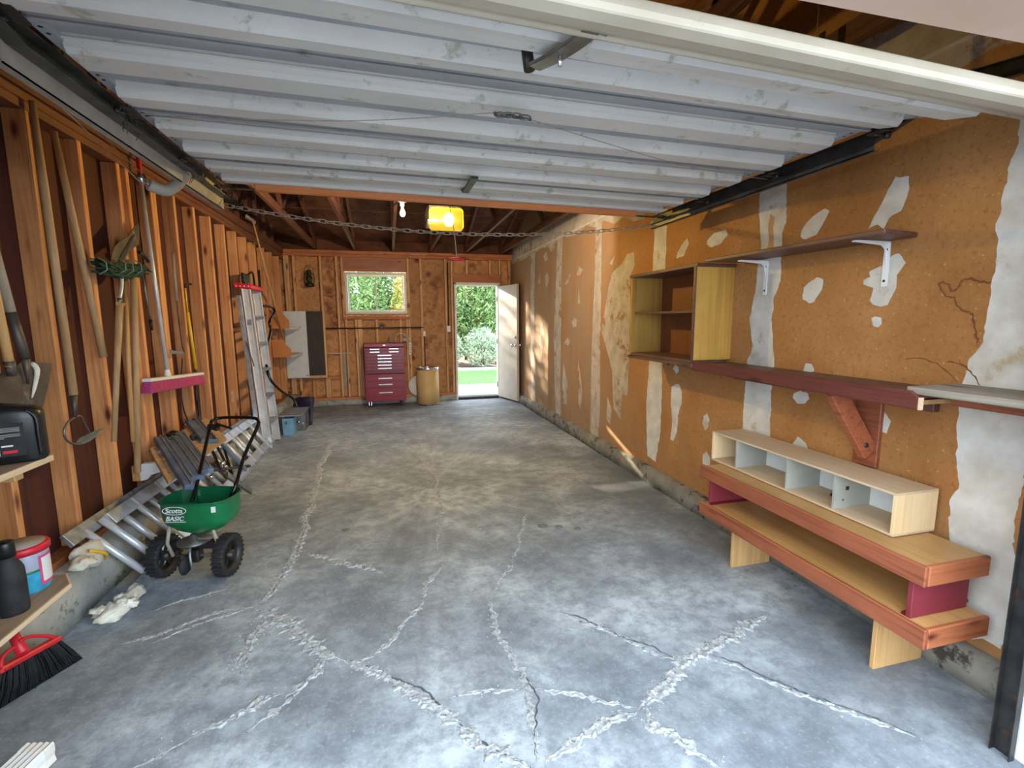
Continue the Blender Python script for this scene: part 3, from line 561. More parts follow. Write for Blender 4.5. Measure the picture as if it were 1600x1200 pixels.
# outdoors
part('driveway', B((-8, -12, -.15), (12, .78, -.01)), 'drive', kind='structure', loc=(2, -4, 0))
part('patio', B((-3, 8.74, -.12), (9, 10.6, -.005)), 'path', kind='structure', loc=(3, 9, 0))
part('lawn', B((-14, 10.6, -.12), (16, 13.5, -.004)), 'grass', kind='structure', loc=(3, 12, 0))
part('garden_bed', B((-30, 13.68, -.12), (30, 40, .0)), 'bark', kind='structure', loc=(3, 15, 0))
part('lawn_edging', B((-14, 13.5, -.1), (16, 13.68, .07)), 'path', kind='structure', loc=(3, 13.6, 0), bevel=.02)
def leafmesh(rad, n, size, seed):
    rnd = random.Random(seed); vs = []; fs = []
    for i in range(n):
        while True:
            p = Vector([rnd.uniform(-1, 1) for _ in range(3)])
            if .25 < p.length < 1: break
        if rnd.random() < .6: p = p.normalized()*rnd.uniform(.75, 1.05)
        p *= 1+.25*noise.noise(p*2.5+Vector((seed, 0, 0)))
        p = Vector((p.x*rad[0], p.y*rad[1], p.z*rad[2])); d = Vector([rnd.uniform(-1, 1) for _ in range(3)]).normalized(); d.z -= .3; e = d.orthogonal().normalized()
        e = (e*math.cos(i)+d.cross(e)*math.sin(i)).normalized(); s = size*rnd.uniform(.6, 1.4); o = len(vs)
        vs += [p-d*s, p+e*s*.28, p+d*s, p-e*s*.28]; fs.append((o, o+1, o+2, o+3))
    m = MB(); m.add(vs, fs); return m
def shrub(name, label, x, y, rad, z, n, size, m, seed, group=None):
    t = thing(name, label, 'shrub' if rad[2] < 1.1 else 'tree', (x, y, 0), group)
    mb = leafmesh(rad, n, size, seed); mb.v = [(a+x, b+y, max(c+z, .03)) for a, b, c in mb.v]
    part('foliage', mb, m, t, kind='stuff')
    tr = MB(); rnd = random.Random(seed)
    tr.tube([(x, y, 0), (x+.03, y, z*.6), (x-.02, y+.03, z+rad[2]*.5)], [.06, .05, .02], 7)
    for k in range(4):
        a = rnd.uniform(0, 6.28); tr.tube([(x, y, z*.5), (x+math.cos(a)*rad[0]*.6, y+math.sin(a)*rad[1]*.6, z+rnd.uniform(-.2, .5)*rad[2])], [.03, .01], 5)
    part('branch', tr, 'bark', t)
TL = []
LB = ['dense green bush left of everything seen in the window', 'green bush filling the left pane of the window', 'bright bush filling the right pane of the window', 'bush hidden mostly by the wall between window and back door', 'green bush in the left half of the open back doorway', 'green bush in the right half of the open back doorway']
for k, x in enumerate((-.75, .8, 2.35, 3.55, 4.75, 6.1)): TL.append(('tall_bush', LB[k], x, 15.7, (.78 if k in (0, 1, 5) else .62, .6, 1.5), 1.72, 5200, .08, ('leaf_a', 'leaf_a', 'leaf_b', 'leaf_a', 'leaf_a', 'leaf_a')[k]))
LB = ['back row bush far left of the window view', 'back row bush behind the window mullion', 'back row bush right of the window view', 'orange tinged bush behind the front hedge in the back doorway', 'back row bush at the right side of the doorway view', 'back row bush beyond the open door leaf']
for k, x in enumerate((-.2, 1.35, 2.9, 4.3, 5.7, 7.2)): TL.append(('tall_bush', LB[k], x, 17.3, (.74 if k != 3 else .66, .62, 1.75), 1.95, 4600, .095, ('leaf_c', 'leaf_a', 'leaf_c', 'leaf_b', 'leaf_b', 'leaf_a')[k]))
LB = ['low grey green shrub at the lawn edge, left of the doorway view', 'low grey green shrub at the lawn edge in the middle of the doorway', 'low grey green shrub at the lawn edge, right side of the doorway']
for k, x in enumerate((3.2, 4.35, 5.5)): TL.append(('low_shrub', LB[k], x, 14.4, (.56, .45, .6), .60, 3200, .05, 'leaf_c'))
TL += [('open_tree', 'sparse tall tree whose leaves dapple the sun on the back door', -1.75, 19.0, (.95, .8, 1.2), 4.6, 1000, .13, 'leaf_a'),
       ('open_tree', 'sparse tall tree farther left that dapples the sun through the window', -3.85, 19.4, (.95, .8, 1.1), 5.1, 110, .13, 'leaf_b')]
for i, a in enumerate(TL): shrub(*a, seed=i+3)
# ------------------------------------------------------------------ overhead door, tracks, opener
gd = thing('garage_door', 'open white-grey steel sectional overhead door riding on its tracks under the roof', 'garage door', (2.15, 2.1, 2.15))
DX0, DX1 = .75, 3.50
def door_section(y0, z0, y1, z1, first=False):
    a, b = Vector((0, y0, z0)), Vector((0, y1, z1)); u = (b-a).normalized(); L = (b-a).length; nrm = Vector((0, -u.z, u.y))   # nrm points up
    def pt(x, s, d): p = a+u*s-nrm*d; return (x, p.y, p.z)
    # z0/z1 are the underside of the rails: the skin sits .045 above
    a = a + nrm*.045
    sk = MB(); sk.loft([[pt(x, .002, 0), pt(x, L-.002, 0), pt(x, L-.002, -.004), pt(x, .002, -.004)] for x in (DX0, DX1)], True, smooth=False)
    prof = [(.002, 0), (.002, .04), (.02, .045), (.024, .004), (.0245, 0)]
    for i in range(0): pass
    s = part('section', sk, 'door', gd)
    def hat(s0, s1, d, m, nm):
        pr = [(s0, 0), (s0+.008, d*.7), (s0+.02, d), (s1-.012, d), (s1-.004, d*.75), (s1, 0)]
        mb = MB(); mb.loft([[pt(x, *q) for q in pr] for x in (DX0+.03, DX1-.03)], True, smooth=False); part(nm, mb, m, s)
    hat(.003, .022, .045, 'door', 'end_rail')
    hat(L*.31, L*.55, .042, 'door_rib', 'rib'); hat(L*.295, L*.31, .012, 'door_rib', 'bead')
    hat(L*.80, L-.003, .045, 'door_rib', 'end_rail')
    for x0 in (DX0, DX1-.035):
        mb = MB(); mb.loft([[pt(x0, q, .0), pt(x0+.035, q, .0), pt(x0+.035, q, .018), pt(x0, q, .018)] for q in (.004, L-.004)], True, smooth=False)
        st = part('end_stile', mb, 'door', s)
        h = MB()
        for q in (.2, .26, .68, .74): c = Vector(pt(x0+.0175, L*q, .0181)); h.lathe(c, [(.006, 0), (.006, .0005), (0, .0006)], 8, axis=-nrm)
        part('bolt_hole', h, 'black', s)
    return s
S1 = door_section(1.02, 2.018, 1.53, 2.15)
S2 = door_section(1.535, 2.15, 2.075, 2.15); S3 = door_section(2.08, 2.15, 2.605, 2.15); S4 = door_section(2.61, 2.15, 3.10, 2.165)
mb = MB(); y0, z0 = 1.015, 2.02
mb.loft([[(x, 1.10, 2.036), (x, 1.085, 2.030), (x, 1.06, 2.018), (x, 1.02, 2.010), (x, .99, 2.016), (x, .985, 2.03), (x, .992, 2.055), (x, 1.02, 2.07), (x, 1.09, 2.075)] for x in (DX0, DX1+.02)], True, smooth=False)
part('bottom_rail', mb, 'cream', gd, label='cream painted bottom edge of the door', bevel=.003)
part('bottom_seal', MB().tube([(DX0, 1.103, 2.036), (DX1+.02, 1.103, 2.036)], .009, 8), 'cream', gd)
part('batten', B((.93, 3.055, 2.128), (3.30, 3.09, 2.166)), 'batten', gd, label='orange wooden batten along the top edge', bevel=.006)
part('strut_rod', MB().tube([(.79, 3.112, 2.145), (3.50, 3.112, 2.145)], .006, 6), 'steel', gd)
for x in (1.25, 1.75, 2.7): part('clip', B((x, 3.09, 2.135), (x+.008, 3.12, 2.17)), 'steel', gd)
# lift handle bar and lock
hb = MB(); p0 = Vector((2.047, 1.359, 2.09)); p1 = Vector((2.096, 1.131, 2.035)); p2 = Vector((2.103, 1.08, 2.03)); p3 = Vector((2.09, 0.98, 2.01))
P_ = smooth_path([p0, p0.lerp(p1, .5)+Vector((0, 0, -.006)), p1, p2], 4)
def strip(pts, wd, th, sdv):
    rg = []
    for p in pts: rg.append([p-sdv*wd/2, p+sdv*wd/2, p+sdv*wd/2+Vector((0, 0, th)), p-sdv*wd/2+Vector((0, 0, th))])
    return MB().loft(rg, True, smooth=False)
part('lift_handle', strip(P_, .045, .010, (p1-p0).cross(Vector((0, 0, 1))).normalized()), 'steel', gd, bevel=.002)
hd_ = (p2-p1).normalized(); sv_ = hd_.cross(Vector((0, 0, 1))).normalized()
part('handle_flange', strip([p2-hd_*.012, p2+hd_*.03], .085, .004, sv_), 'alu_d', gd, bevel=.002)
part('handle_foot', MB().tube([p0+Vector((-.02, .0, .06)), p0+Vector((-.01, 0, -.004))], .016, 10), 'dsteel', gd)
part('handle_bolt', MB().tube([p0.lerp(p1, .6)+Vector((0, 0, -.03)), p0.lerp(p1, .6)], .005, 6), 'chrome', gd)
lk = Vector((2.08, 1.704, 2.12)); mb = MB()
for dx in (-.045, -.02, .01, .04):
    ringp = [lk+Vector((dx+.022*math.cos(t), .018*math.sin(t), -.004*abs(dx)*20)) for t in [k*math.pi/5 for k in range(11)]]; mb.tube(ringp, .0035, 5, caps=False)
mb.tube([lk+Vector((-.07, 0, .0)), lk+Vector((.07, .02, 0))], .005, 6)
part('lock_mechanism', mb, 'steel', gd)
part('lock_cable', MB().tube(smooth_path([lk+Vector((-.07, 0, 0)), Vector((1.5, 1.86, 2.10)), Vector((.84, 2.02, 2.11))], 6), .0016, 4), 'handle_g', gd)
part('lock_cable', MB().tube(smooth_path([lk+Vector((.07, .02, 0)), Vector((2.9, 1.95, 2.10)), Vector((3.46, 2.06, 2.11))], 6), .0016, 4), 'handle_g', gd)
for x, y in ((.78, 1.53), (3.48, 1.53), (.78, 2.075), (3.48, 2.075), (.78, 2.605), (3.48, 2.605), (.78, 3.07), (3.48, 3.07)):
    part('hinge', MB().box((x-.014, y-.04, 2.135), (x+.014, y+.03, 2.142)).tube([(x-.02, y, 2.13), (x+(.05 if x > 2 else -.05), y, 2.135)], .005, 6).lathe((x+(.045 if x > 2 else -.045), y, 2.135), [(0, -.010), (.014, -.008), (.014, .008), (0, .010)], 10, axis=(1, 0, 0)), 'dsteel', gd)
ab = MB().bar((2.072, 2.75, 2.125), (2.068, 2.415, 2.11), .035, .012).bar((2.069, 2.73, 2.12), (2.1, 3.35, 2.33), .025, .006)
part('opener_arm', ab, 'dsteel', gd)

for o in [o for o in COL.objects if o.parent == gd or (o.parent and o.parent.parent == gd) or (o.parent and o.parent.parent and o.parent.parent.parent == gd)]:   # the raised door hangs a little crooked
    for v in o.data.vertices:
        X, Y = v.co.x+2.15, v.co.y+2.1
        if o.parent.name.startswith(('section','garage')) or True: v.co.z += (3.5-X)*(.0145+.02*max(0, min(1, (1.53-Y)/.43)))
def ctrack(xo, sgn, name, label):
    t = thing(name, label, 'door track', (xo, 2.2, 2.1))
    pr = [(-.0, -.012), (.03, -.012), (.03, -.009), (.003, -.009), (.003, .04), (.03, .04), (.03, .043), (0, .043)]
    path = [(1.22+.26*math.sin(a)-.26, 2.12-.26+.26*math.cos(a), a) for a in [R(-90+ 0), R(-70), R(-45), R(-20)]]
    rings = []
    pts = [((.97, .0), (1, 0)), ((.97, 1.85), (1, 0)), ((.985, 1.98), (.96, .28)), ((1.03, 2.10), (.8, .6)), ((1.12, 2.18), (.5, .86)), ((1.26, 2.20), (.1, .99)), ((1.45, 2.175), (0, 1)), ((1.62, 2.13), (0, 1)), ((3.27, 2.14), (0, 1))]
    for (y, z), (ny, nz) in pts:   # (ny,nz): outward normal side of the door
        # profile: first coord across x (towards the door), second along local normal
        z += .035*(sgn > 0); rings.append([(xo+sgn*px*(1.5 if sgn > 0 else .8), y + (pn*(-ny) if nz < .9 or ny > .3 else 0) , z + (pn*nz)) for px, pn in pr])
    part('rail', MB().loft(rings, True, smooth=False), 'track' if sgn > 0 else 'dsteel', t)
    part('angle_iron', MB().box((xo-.004 if sgn > 0 else xo, 1.6, 2.10), (xo if sgn > 0 else xo+.004, 3.30, 2.20 if sgn > 0 else 2.155)).box((min(xo, xo-sgn*.028), 1.6, 2.10), (max(xo, xo-sgn*.028), 3.30, 2.104)), 'dust' if sgn > 0 else 'track', t)
    for y in (1.9, 3.22): part('hanger', MB().bar((xo-sgn*.012, y, 2.11), (xo-sgn*.012, y, 2.7), .03, .004, (1, 0, 0)), 'dsteel', t)
    return t
ctrack(.70, 1, 'door_track', 'left overhead door track with a dusty steel angle, above the garden tools')
tr_ = ctrack(3.55, -1, 'door_track', 'right overhead door track running down beside the right jamb')
mb = MB()
for k in range(90):
    p = Vector((.80+random.uniform(-.03, .05), random.choice((1.98, 2.62, 3.03, 3.1))+random.uniform(-.07, .07), 2.105+random.uniform(-.01, .03))); d = Vector([random.uniform(-1, 1) for _ in range(3)])*.03
    mb.tube([p, p+d*.6, p+d+Vector((0, 0, random.uniform(-.01, .01)))], .0014, 3, caps=False)
part('cobweb_dirt', mb, 'dsteel', gd, kind='stuff')
# extension spring with pulley and lift cable at the left track
sp = thing('door_spring', 'rusty grey extension spring sagging beside the left door track', 'spring', (0.66, 2.621, 2.056))
sa, sb_ = Vector((0.6, 2.6, 2.056)), Vector((0.7, 2.759, 2.16)); mid = Vector((0.65, 2.659, 2.051))
cp = smooth_path([sa, sa.lerp(mid, .5)+Vector((0, 0, -.006)), mid, mid.lerp(sb_, .5)+Vector((0, 0, -.012)), sb_], 10)
sk = MB(); ring = []
n = 46*8; k = len(cp)-1
for i in range(n+1):
    t = i/n*k; j = min(int(t), k-1); p = cp[j].lerp(cp[j+1], t-j); tt = (cp[j+1]-cp[j]).normalized(); a = tt.cross(Vector((0, 0, 1))).normalized(); b = tt.cross(a); an = i/8*2*math.pi
    ring.append(p+(a*math.cos(an)+b*math.sin(an))*.022)
sk.tube(ring, .0052, 4); part('coil', sk, 'dust', sp)
part('coil_core', MB().tube(cp, .0175, 10), 'dust', sp)
pu = Vector((0.575, 2.599, 2.079))
part('pulley', MB().lathe(pu, [(0, -.008), (.026, -.008), (.02, 0), (.026, .008), (0, .008)], 16, axis=(1, 0, 0)), 'chrome', sp)
part('pulley_fork', MB().bar(pu+Vector((-.012, 0, 0)), sa+Vector((-.012, 0, 0)), .018, .003).bar(pu+Vector((.012, 0, 0)), sa+Vector((.012, 0, 0)), .018, .003).tube([pu+(sa-pu)*.5, sa, sa+Vector((0, .02, 0))], .004, 6), 'chrome', sp)
part('lift_cable', MB().tube([pu+Vector((0, 0, .024)), (0.62, 1.998, 2.17), (0.66, 1.67, 2.188), (0.69, 1.508, 2.187)], .0022, 5), 'chrome', sp)
part('lift_cable', MB().tube([pu+Vector((0, 0, -.024)), (0.6, 2.063, 2.144), (0.64, 1.696, 2.159), (0.66, 1.548, 2.167)], .0022, 5), 'chrome', sp)
# chain slung between the track ends
ch = thing('chain', 'thin steel chain slung from track to track behind the raised door', 'chain', (2.1, 3.3, 2.02))
A_, B_ = Vector((.715, 3.27, 2.125)), Vector((3.56, 3.30, 2.13)); N_ = 66
lk_me = MB(); rp = []
for t in range(12):
    a = t*math.pi/6; rp.append(Vector((math.cos(a)*.017+(.012 if math.cos(a) > 0 else -.012), math.sin(a)*.0125, 0)))
rp.append(rp[0]); lk_me.tube(rp, .0027, 5, caps=False)
first = None
for i in range(N_):
    t = (i+.5)/N_; p = A_.lerp(B_, t)+Vector((0, 0, -.115*(1-(2*t-1)**2))); sl = -.115*(-4*(2*t-1))/2.85
    if first is None:
        first = part('link', lk_me, 'dust', None); OFF[first.name] = Vector(); o = first; o.parent = ch
    else: o = first.copy(); COL.objects.link(o)
    o.parent = ch; o.matrix_local = Matrix.Translation(p-OFF[ch.name]) @ Matrix.Rotation(-math.atan(sl), 4, 'Y') @ Matrix.Rotation(R(35 if i % 2 else -45), 4, 'X')

# opener with lit lamp
op = thing('door_opener', 'ceiling garage door opener with a lit amber light cover', 'opener', (2.15, 4.5, 2.35))
part('motor_housing', B((2.0, 4.42, 2.315), (2.31, 4.80, 2.46)), 'dsteel', op, bevel=.012)
mb = MB(); cv = []
for y, s in ((4.41, 1), (4.33, .97), (4.30, .86)):
    cx, cz, hw, hh = 2.158, 2.322, .150*s, .092*(s if s > .9 else .84); r = .03
    cv.append([(cx+math.copysign(hw-r, math.cos(a))+r*math.cos(a), y, cz+math.copysign(hh-r, math.sin(a))+r*math.sin(a)) for a in [R(7.5+15*k) for k in range(24)]])
mb.loft(cv, True, caps=(False, True), smooth=False); part('light_cover', mb, 'amber', op, bevel=.004, label='amber translucent lamp cover, lit from inside')
part('light_bulb', MB().lathe((2.18, 4.365, 2.32), [(0, -.06), (.03, -.05), (.045, -.01), (.04, .03), (.018, .055), (0, .06)], 14), 'lit', op)
part('trolley_rail', MB().bar((2.15, .96, 2.50), (2.15, 4.45, 2.48), .03, .035), 'dsteel', op)
for x in (2.02, 2.29): part('hanging_strap', MB().bar((x, 4.7, 2.46), (x+.02, 4.72, 2.68), .02, .003, (0, 1, 0)), 'dsteel', op)
ld = bpy.data.lights.new('opener_lamp', 'POINT'); lo = bpy.data.objects.new('opener_lamp', ld); COL.objects.link(lo)
lo.location = (2.15, 4.22, 2.30); ld.energy = 75; ld.color = (1, .80, .55); ld.shadow_soft_size = .02; lo.parent = op; lo.location = (-.10, -.10, -.085)
rc = thing('release_cord', 'red emergency release handle hanging on a cord behind the raised door', 'pull cord', (2.123, 3.5, 1.872))
c0 = Vector((2.123, 3.5, 1.872)); c1 = Vector((2.077, 3.5, 2.255))
part('cord', MB().tube(smooth_path([c1+Vector((0, 0, .12)), c1, c1.lerp(c0, .5)+Vector((.006, 0, 0)), c0], 4), .0032, 5), 'handle_g', rc)
part('pull_handle', MB().tube([c0+Vector((-.045, 0, .004)), c0+Vector((-.04, 0, 0)), c0+Vector((.04, 0, 0)), c0+Vector((.045, 0, .004))], [.008, .012, .012, .008], 8), 'red', rc)
part('cord_knot', MB().tube([c0, c0+Vector((-.003, 0, -.028))], .004, 5), 'handle_g', rc)
bt = Vector((1.80, 5.0, 2.60)); lb = thing('ceiling_bulb', 'unlit bare light bulb in a white socket under a roof truss', 'light bulb', bt)
part('socket', MB().lathe(bt, [(0, .02), (.05, .018), (.05, .0), (.022, -.01), (.02, -.045), (0, -.046)], 18), 'white', lb)
part('bulb', MB().lathe(bt, [(.014, -.045), (.016, -.065), (.03, -.10), (.031, -.118), (.02, -.14), (0, -.147)], 18), 'bulb', lb)

# ------------------------------------------------------------------ left wall: hanging tools
def rod(name, pts, r, m, par, n=10, **k): return part(name, MB().tube(pts, r, n), m, par, **k)
def V(t): return Vector(t)
# flat shovel, grey handle
t = thing('flat_shovel', 'square-mouth shovel with a weathered grey handle hanging blade down, nearest the shelf', 'shovel', (0.04, 2.626, 1.043))
a, b = V((0.07, 2.461, 1.811)), V((0.07, 2.521, 1.451)); c = V((0.08, 2.547, 1.283))
rod('handle', [a, b], .019, 'handle_g', t); rod('ferrule', [b-(c-b)*.2, b+(c-b)*.5, c], [.022, .021, .017], 'blade', t)
bl = [V(p) for p in [(0.05, 2.58, 1.276), (0.05, 2.656, 1.258), (0.05, 2.756, 1.244), (0.05, 2.722, 1.164), (0.05, 2.657, 1.052), (0.05, 2.552, 1.056), (0.05, 2.458, 1.106), (0.05, 2.466, 1.182), (0.05, 2.514, 1.245)]]
part('blade', MB().prism(bl, (.004, 0, 0)), 'blade', t, bevel=.001); rod('socket_ridge', [c, V((0.062, 2.57, 1.168))], [.016, .005], 'blade', t)
rod('dried_paint', smooth_path([(0.06, 2.614, 1.258), (0.06, 2.64, 1.224), (0.06, 2.616, 1.162), (0.06, 2.584, 1.102)], 3), [.006, .01, .011, .011, .01, .009, .008, .007, .004, .002], 'paper', t)
# fork with yellow ash handle
t = thing('round_shovel', 'tan-handled round shovel hanging at the left edge behind the black jug', 'shovel', (0.1, 2.422, 1.185))
a, b = V((0.14, 2.326, 1.695)), V((0.13, 2.372, 1.264)); rod('handle', [a, b], .017, 'handle_o', t)
bl = [V(p) for p in [(0.11, 2.378, 1.254), (0.11, 2.42, 1.258), (0.11, 2.453, 1.208), (0.11, 2.452, 1.126), (0.11, 2.397, 1.067), (0.11, 2.339, 1.052), (0.11, 2.302, 1.098), (0.11, 2.298, 1.175), (0.11, 2.333, 1.227)]]
part('blade', MB().prism(bl, (.005, 0, 0)), 'blade', t, bevel=.001); rod('ferrule', [b-(b-a)*.05, b+V((0, .01, -.04))], [.02, .014], 'blade', t)
# long cultivator
t = thing('hand_cultivator', 'long wooden handled cultivator with curved tines hanging in front of a stud', 'cultivator', (0.05, 2.875, 0.997))
a, b = V((0.03, 2.905, 2.482)), V((0.05, 2.89, 1.071)); rod('handle', [a, a.lerp(b, .3), b], [.014, .018, .019], 'handle', t)
c = V((0.05, 2.877, 0.956)); rod('ferrule', [b, c], [.016, .009], 'blade', t)
rod('tine', smooth_path([c]+[V(p) for p in [(0.07, 2.782, 0.948), (0.07, 2.745, 0.908), (0.07, 2.76, 0.862), (0.07, 2.813, 0.829), (0.07, 2.889, 0.817), (0.07, 2.969, 0.825), (0.07, 3.057, 0.851)]], 4), .0055, 'steel', t, n=6)
rod('tine', smooth_path([c]+[V(p) for p in [(0.04, 2.942, 0.951), (0.04, 2.965, 0.905), (0.04, 2.998, 0.848)]], 4), .0045, 'steel', t, n=6)
part('blade', MB().prism([V(p) for p in [(0.07, 2.819, 0.835), (0.07, 2.854, 0.853), (0.07, 2.988, 0.859), (0.07, 3.058, 0.854), (0.07, 2.992, 0.826), (0.07, 2.9, 0.817)]], (.003, 0, 0)), 'steel', t)
# bare pole
t = thing('wooden_pole', 'bare wooden tool handle leaning against the second bright stud', 'pole', (0.03, 3.23, 1.288))
rod('shaft', [(0.02, 3.059, 2.402), (0.03, 3.121, 1.893), (0.04, 3.213, 1.241)], [.015, .019, .019], 'handle', t)
# hoe with gooseneck
t = thing('weeding_hoe', 'hoe with a pale bent steel neck on a short wooden handle', 'hoe', (0.1, 3.203, 1.233))
nk = smooth_path([V(p) for p in [(0.12, 3.254, 1.763), (0.12, 3.306, 1.754), (0.12, 3.331, 1.712), (0.12, 3.315, 1.637), (0.12, 3.281, 1.577)]], 5)
rod('neck', nk, .0085, 'alu_w', t); rod('collar', [nk[-1], nk[-1]+V((0, -.004, -.03))], .012, 'steel', t)
rod('handle', [(0.12, 3.275, 1.547), (0.1, 3.223, 1.231), (0.07, 3.152, 0.758)], [.020, .017, .014], 'handle', t)
part('cross_pin', MB().tube([(0.12, 3.254, 1.546), (0.12, 3.315, 1.541)], .012, 6), 'handle', t)
# three other long handles hanging head-up in the netting
for nm, lb_, pts, r, m in (
 ('garden_rake', 'rake hanging head up, thick pale handle reaching almost to the curb', [(208,425), (212,520), (215,738)], .019, 'handle'),
 ('lawn_edger', 'slim tool handle slanting down right behind the bent hoe neck', [(195,478), (200,530), (209,690)], .013, 'handle_o')):
    t = thing(nm, lb_, 'garden tool', (0.06, 3.518, 1.21)); P = [q_ for q_ in pts]
    if nm == 'garden_rake':
        rod('handle', [(0.09, 3.537, 1.75), (0.07, 3.513, 1.291), (0.05, 3.407, 0.496)], r, m, t)
        rk = MB(); h0 = V((0.09, 3.543, 1.778)); rk.bar(h0+V((0, -.12, 0)), h0+V((0, .12, .02)), .018, .02)
        for i in range(9): q_ = h0+V((0, -.115+.028*i, 0)); rk.tube([q_, q_+V((.03, 0, .004)), q_+V((.06, 0, -.02))], [.004, .004, .002], 5)
        part('head', rk, 'dsteel', t)
    else:
        rod('handle', [(0.05, 3.521, 1.689), (0.05, 3.449, 1.216), (0.04, 3.418, 0.693)], r, m, t)
        part('head', MB().prism([V(p) for p in [(0.05, 3.457, 1.761), (0.05, 3.583, 1.833), (0.05, 3.702, 1.794), (0.05, 3.603, 1.712), (0.05, 3.491, 1.687)]], (.004, 0, 0)), 'blade', t)
t = thing('hand_saw', 'old saw with a dull tapering blade pointing up above the green netting', 'saw', (0.04, 3.579, 1.891))
part('blade', MB().prism([V(p) for p in [(0.06, 3.356, 1.806), (0.06, 3.397, 1.873), (0.06, 3.471, 1.925), (0.06, 3.575, 1.969), (0.06, 3.727, 2.087), (0.06, 3.743, 2.05), (0.06, 3.711, 1.943), (0.06, 3.631, 1.907), (0.06, 3.526, 1.845), (0.06, 3.457, 1.795)]], (.005, 0, 0)), 'blade', t, bevel=.001)
part('blade_back', MB().prism([V(p) for p in [(0.066, 3.424, 1.799), (0.066, 3.478, 1.855), (0.066, 3.617, 1.976), (0.066, 3.662, 1.999), (0.066, 3.59, 1.925), (0.066, 3.522, 1.853), (0.066, 3.466, 1.796)]], (.003, 0, 0)), 'dsteel', t)
part('grip', MB().tube(smooth_path([V(p) for p in [(0.07, 3.685, 1.89), (0.07, 3.725, 1.883), (0.07, 3.773, 1.865), (0.07, 3.803, 1.843)]], 3), .012, 8), 'black', t)
# green netting draped over the tool heads
nt = MB(); rnd = random.Random(5)
for k in range(60):
    x0, x1 = rnd.uniform(151, 165), rnd.uniform(195, 226); yy = rnd.uniform(411, 426)
    pa = Vector((0.12, 3.098, 1.752)); pb = Vector((0.12, 3.602, 1.777)); L_ = []
    for i in range(9):
        s_ = (x0-152)/72+(x1-x0)/72*i/8; base = pa.lerp(pb, s_); L_.append(base+Vector((rnd.uniform(-.04, .03), 0, (418-yy)*.0042+rnd.uniform(-.012, .012)-.025*math.sin(s_*3.1))))
    nt.tube(smooth_path(L_, 2), rnd.uniform(.004, .009), 4, caps=False)
gt = thing('garden_netting', 'dark green bundle of rolled netting draped over the tool heads on the left wall', 'netting', (0.1, 3.383, 1.754))
part('netting', nt, 'greend', gt, kind='stuff')
nt = MB()
for px in ((161,410), (193,408), (205,411), (218,410)):
    c = Vector(px and (0, 0, 0))
for c in ((0.155, 3.083, 1.738), (0.155, 3.279, 1.759), (0.155, 3.364, 1.761), (0.155, 3.464, 1.771)):
    c = Vector(c); nt.tube([c+Vector((-.02, .0, .045)), c+Vector((.012, .004, .02)), c+Vector((.014, 0, -.02)), c+Vector((-.02, -.01, -.045))], .003, 5)
part('tie', nt, 'greenl', gt, kind='stuff')
# thin dark rod, black tip
t = thing('metal_stake', 'thin grey metal rod with a black tip left of the push broom', 'stake', (0.05, 3.782, 1.539))
rod('rod', [(0.05, 3.741, 1.781), (0.05, 3.79, 1.453)], .008, 'steel', t); rod('tip', [(0.05, 3.79, 1.453), (0.05, 3.793, 1.383)], [.011, .009], 'black', t)
# push broom
t = thing('push_broom', 'push broom hung upright with magenta bristles and a red grip', 'broom', (0.06, 3.932, 1.039))
a, b = V((0.05, 3.867, 2.351)), V((0.09, 3.864, 1.073)); rod('handle', [a, b], .0125, 'alu_w', t)
g = MB(); a0 = V((0.05, 3.862, 2.562)); nR = 22
for i in range(nR+1): pass
g.tube([a0.lerp(a, i/nR) for i in range(nR+1)], [.014+.003*(i % 2) for i in range(nR+1)], 10); part('grip', g, 'redgrip', t)
c = V((0.09, 3.86, 1.055)); l_, r__ = V((0.1, 3.53, 1.055)), V((0.1, 4.424, 1.002)); ax = (r__-l_).normalized(); wv = V((1, 0, 0)); dn = -ax.cross(wv).normalized()
if dn.z > 0: dn = -dn
part('socket', MB().lathe(c, [(.022, -.03), (.024, .0), (.018, .03), (.014, .05)], 12), 'white', t)
part('block', MB().prism([l_-wv*.03, r__-wv*.03, r__+wv*.03, l_+wv*.03], -dn*.022), 'white', t, bevel=.005)
part('bristles', MB().loft([[l_-wv*.026, r__-wv*.026, r__+wv*.026, l_+wv*.026], [l_-wv*.036+dn*.075-ax*.012, r__-wv*.036+dn*.07+ax*.02, r__+wv*.036+dn*.07+ax*.02, l_+wv*.036+dn*.075-ax*.012]], True, smooth=False), 'magenta', t, bevel=.006)
# sickle
t = thing('sickle', 'small sickle with a thin grey blade hooked on the wall right of the push broom', 'sickle', (0.04, 4.257, 1.354))
part('blade', MB().prism([V(p) for p in [(0.05, 4.035, 1.237), (0.05, 4.108, 1.223), (0.05, 4.243, 1.21), (0.05, 4.299, 1.191), (0.05, 4.238, 1.19), (0.05, 4.103, 1.2), (0.05, 4.039, 1.209)]], (.003, 0, 0)), 'steel', t)
rod('shank', smooth_path([(0.05, 4.288, 1.197), (0.05, 4.264, 1.249), (0.05, 4.254, 1.354), (0.05, 4.242, 1.551), (0.05, 4.253, 1.938)], 4), .004, 'dsteel', t, n=6)
rod('handle', [(0.05, 4.242, 1.6), (0.05, 4.259, 1.962)], .011, 'handle_g', t)
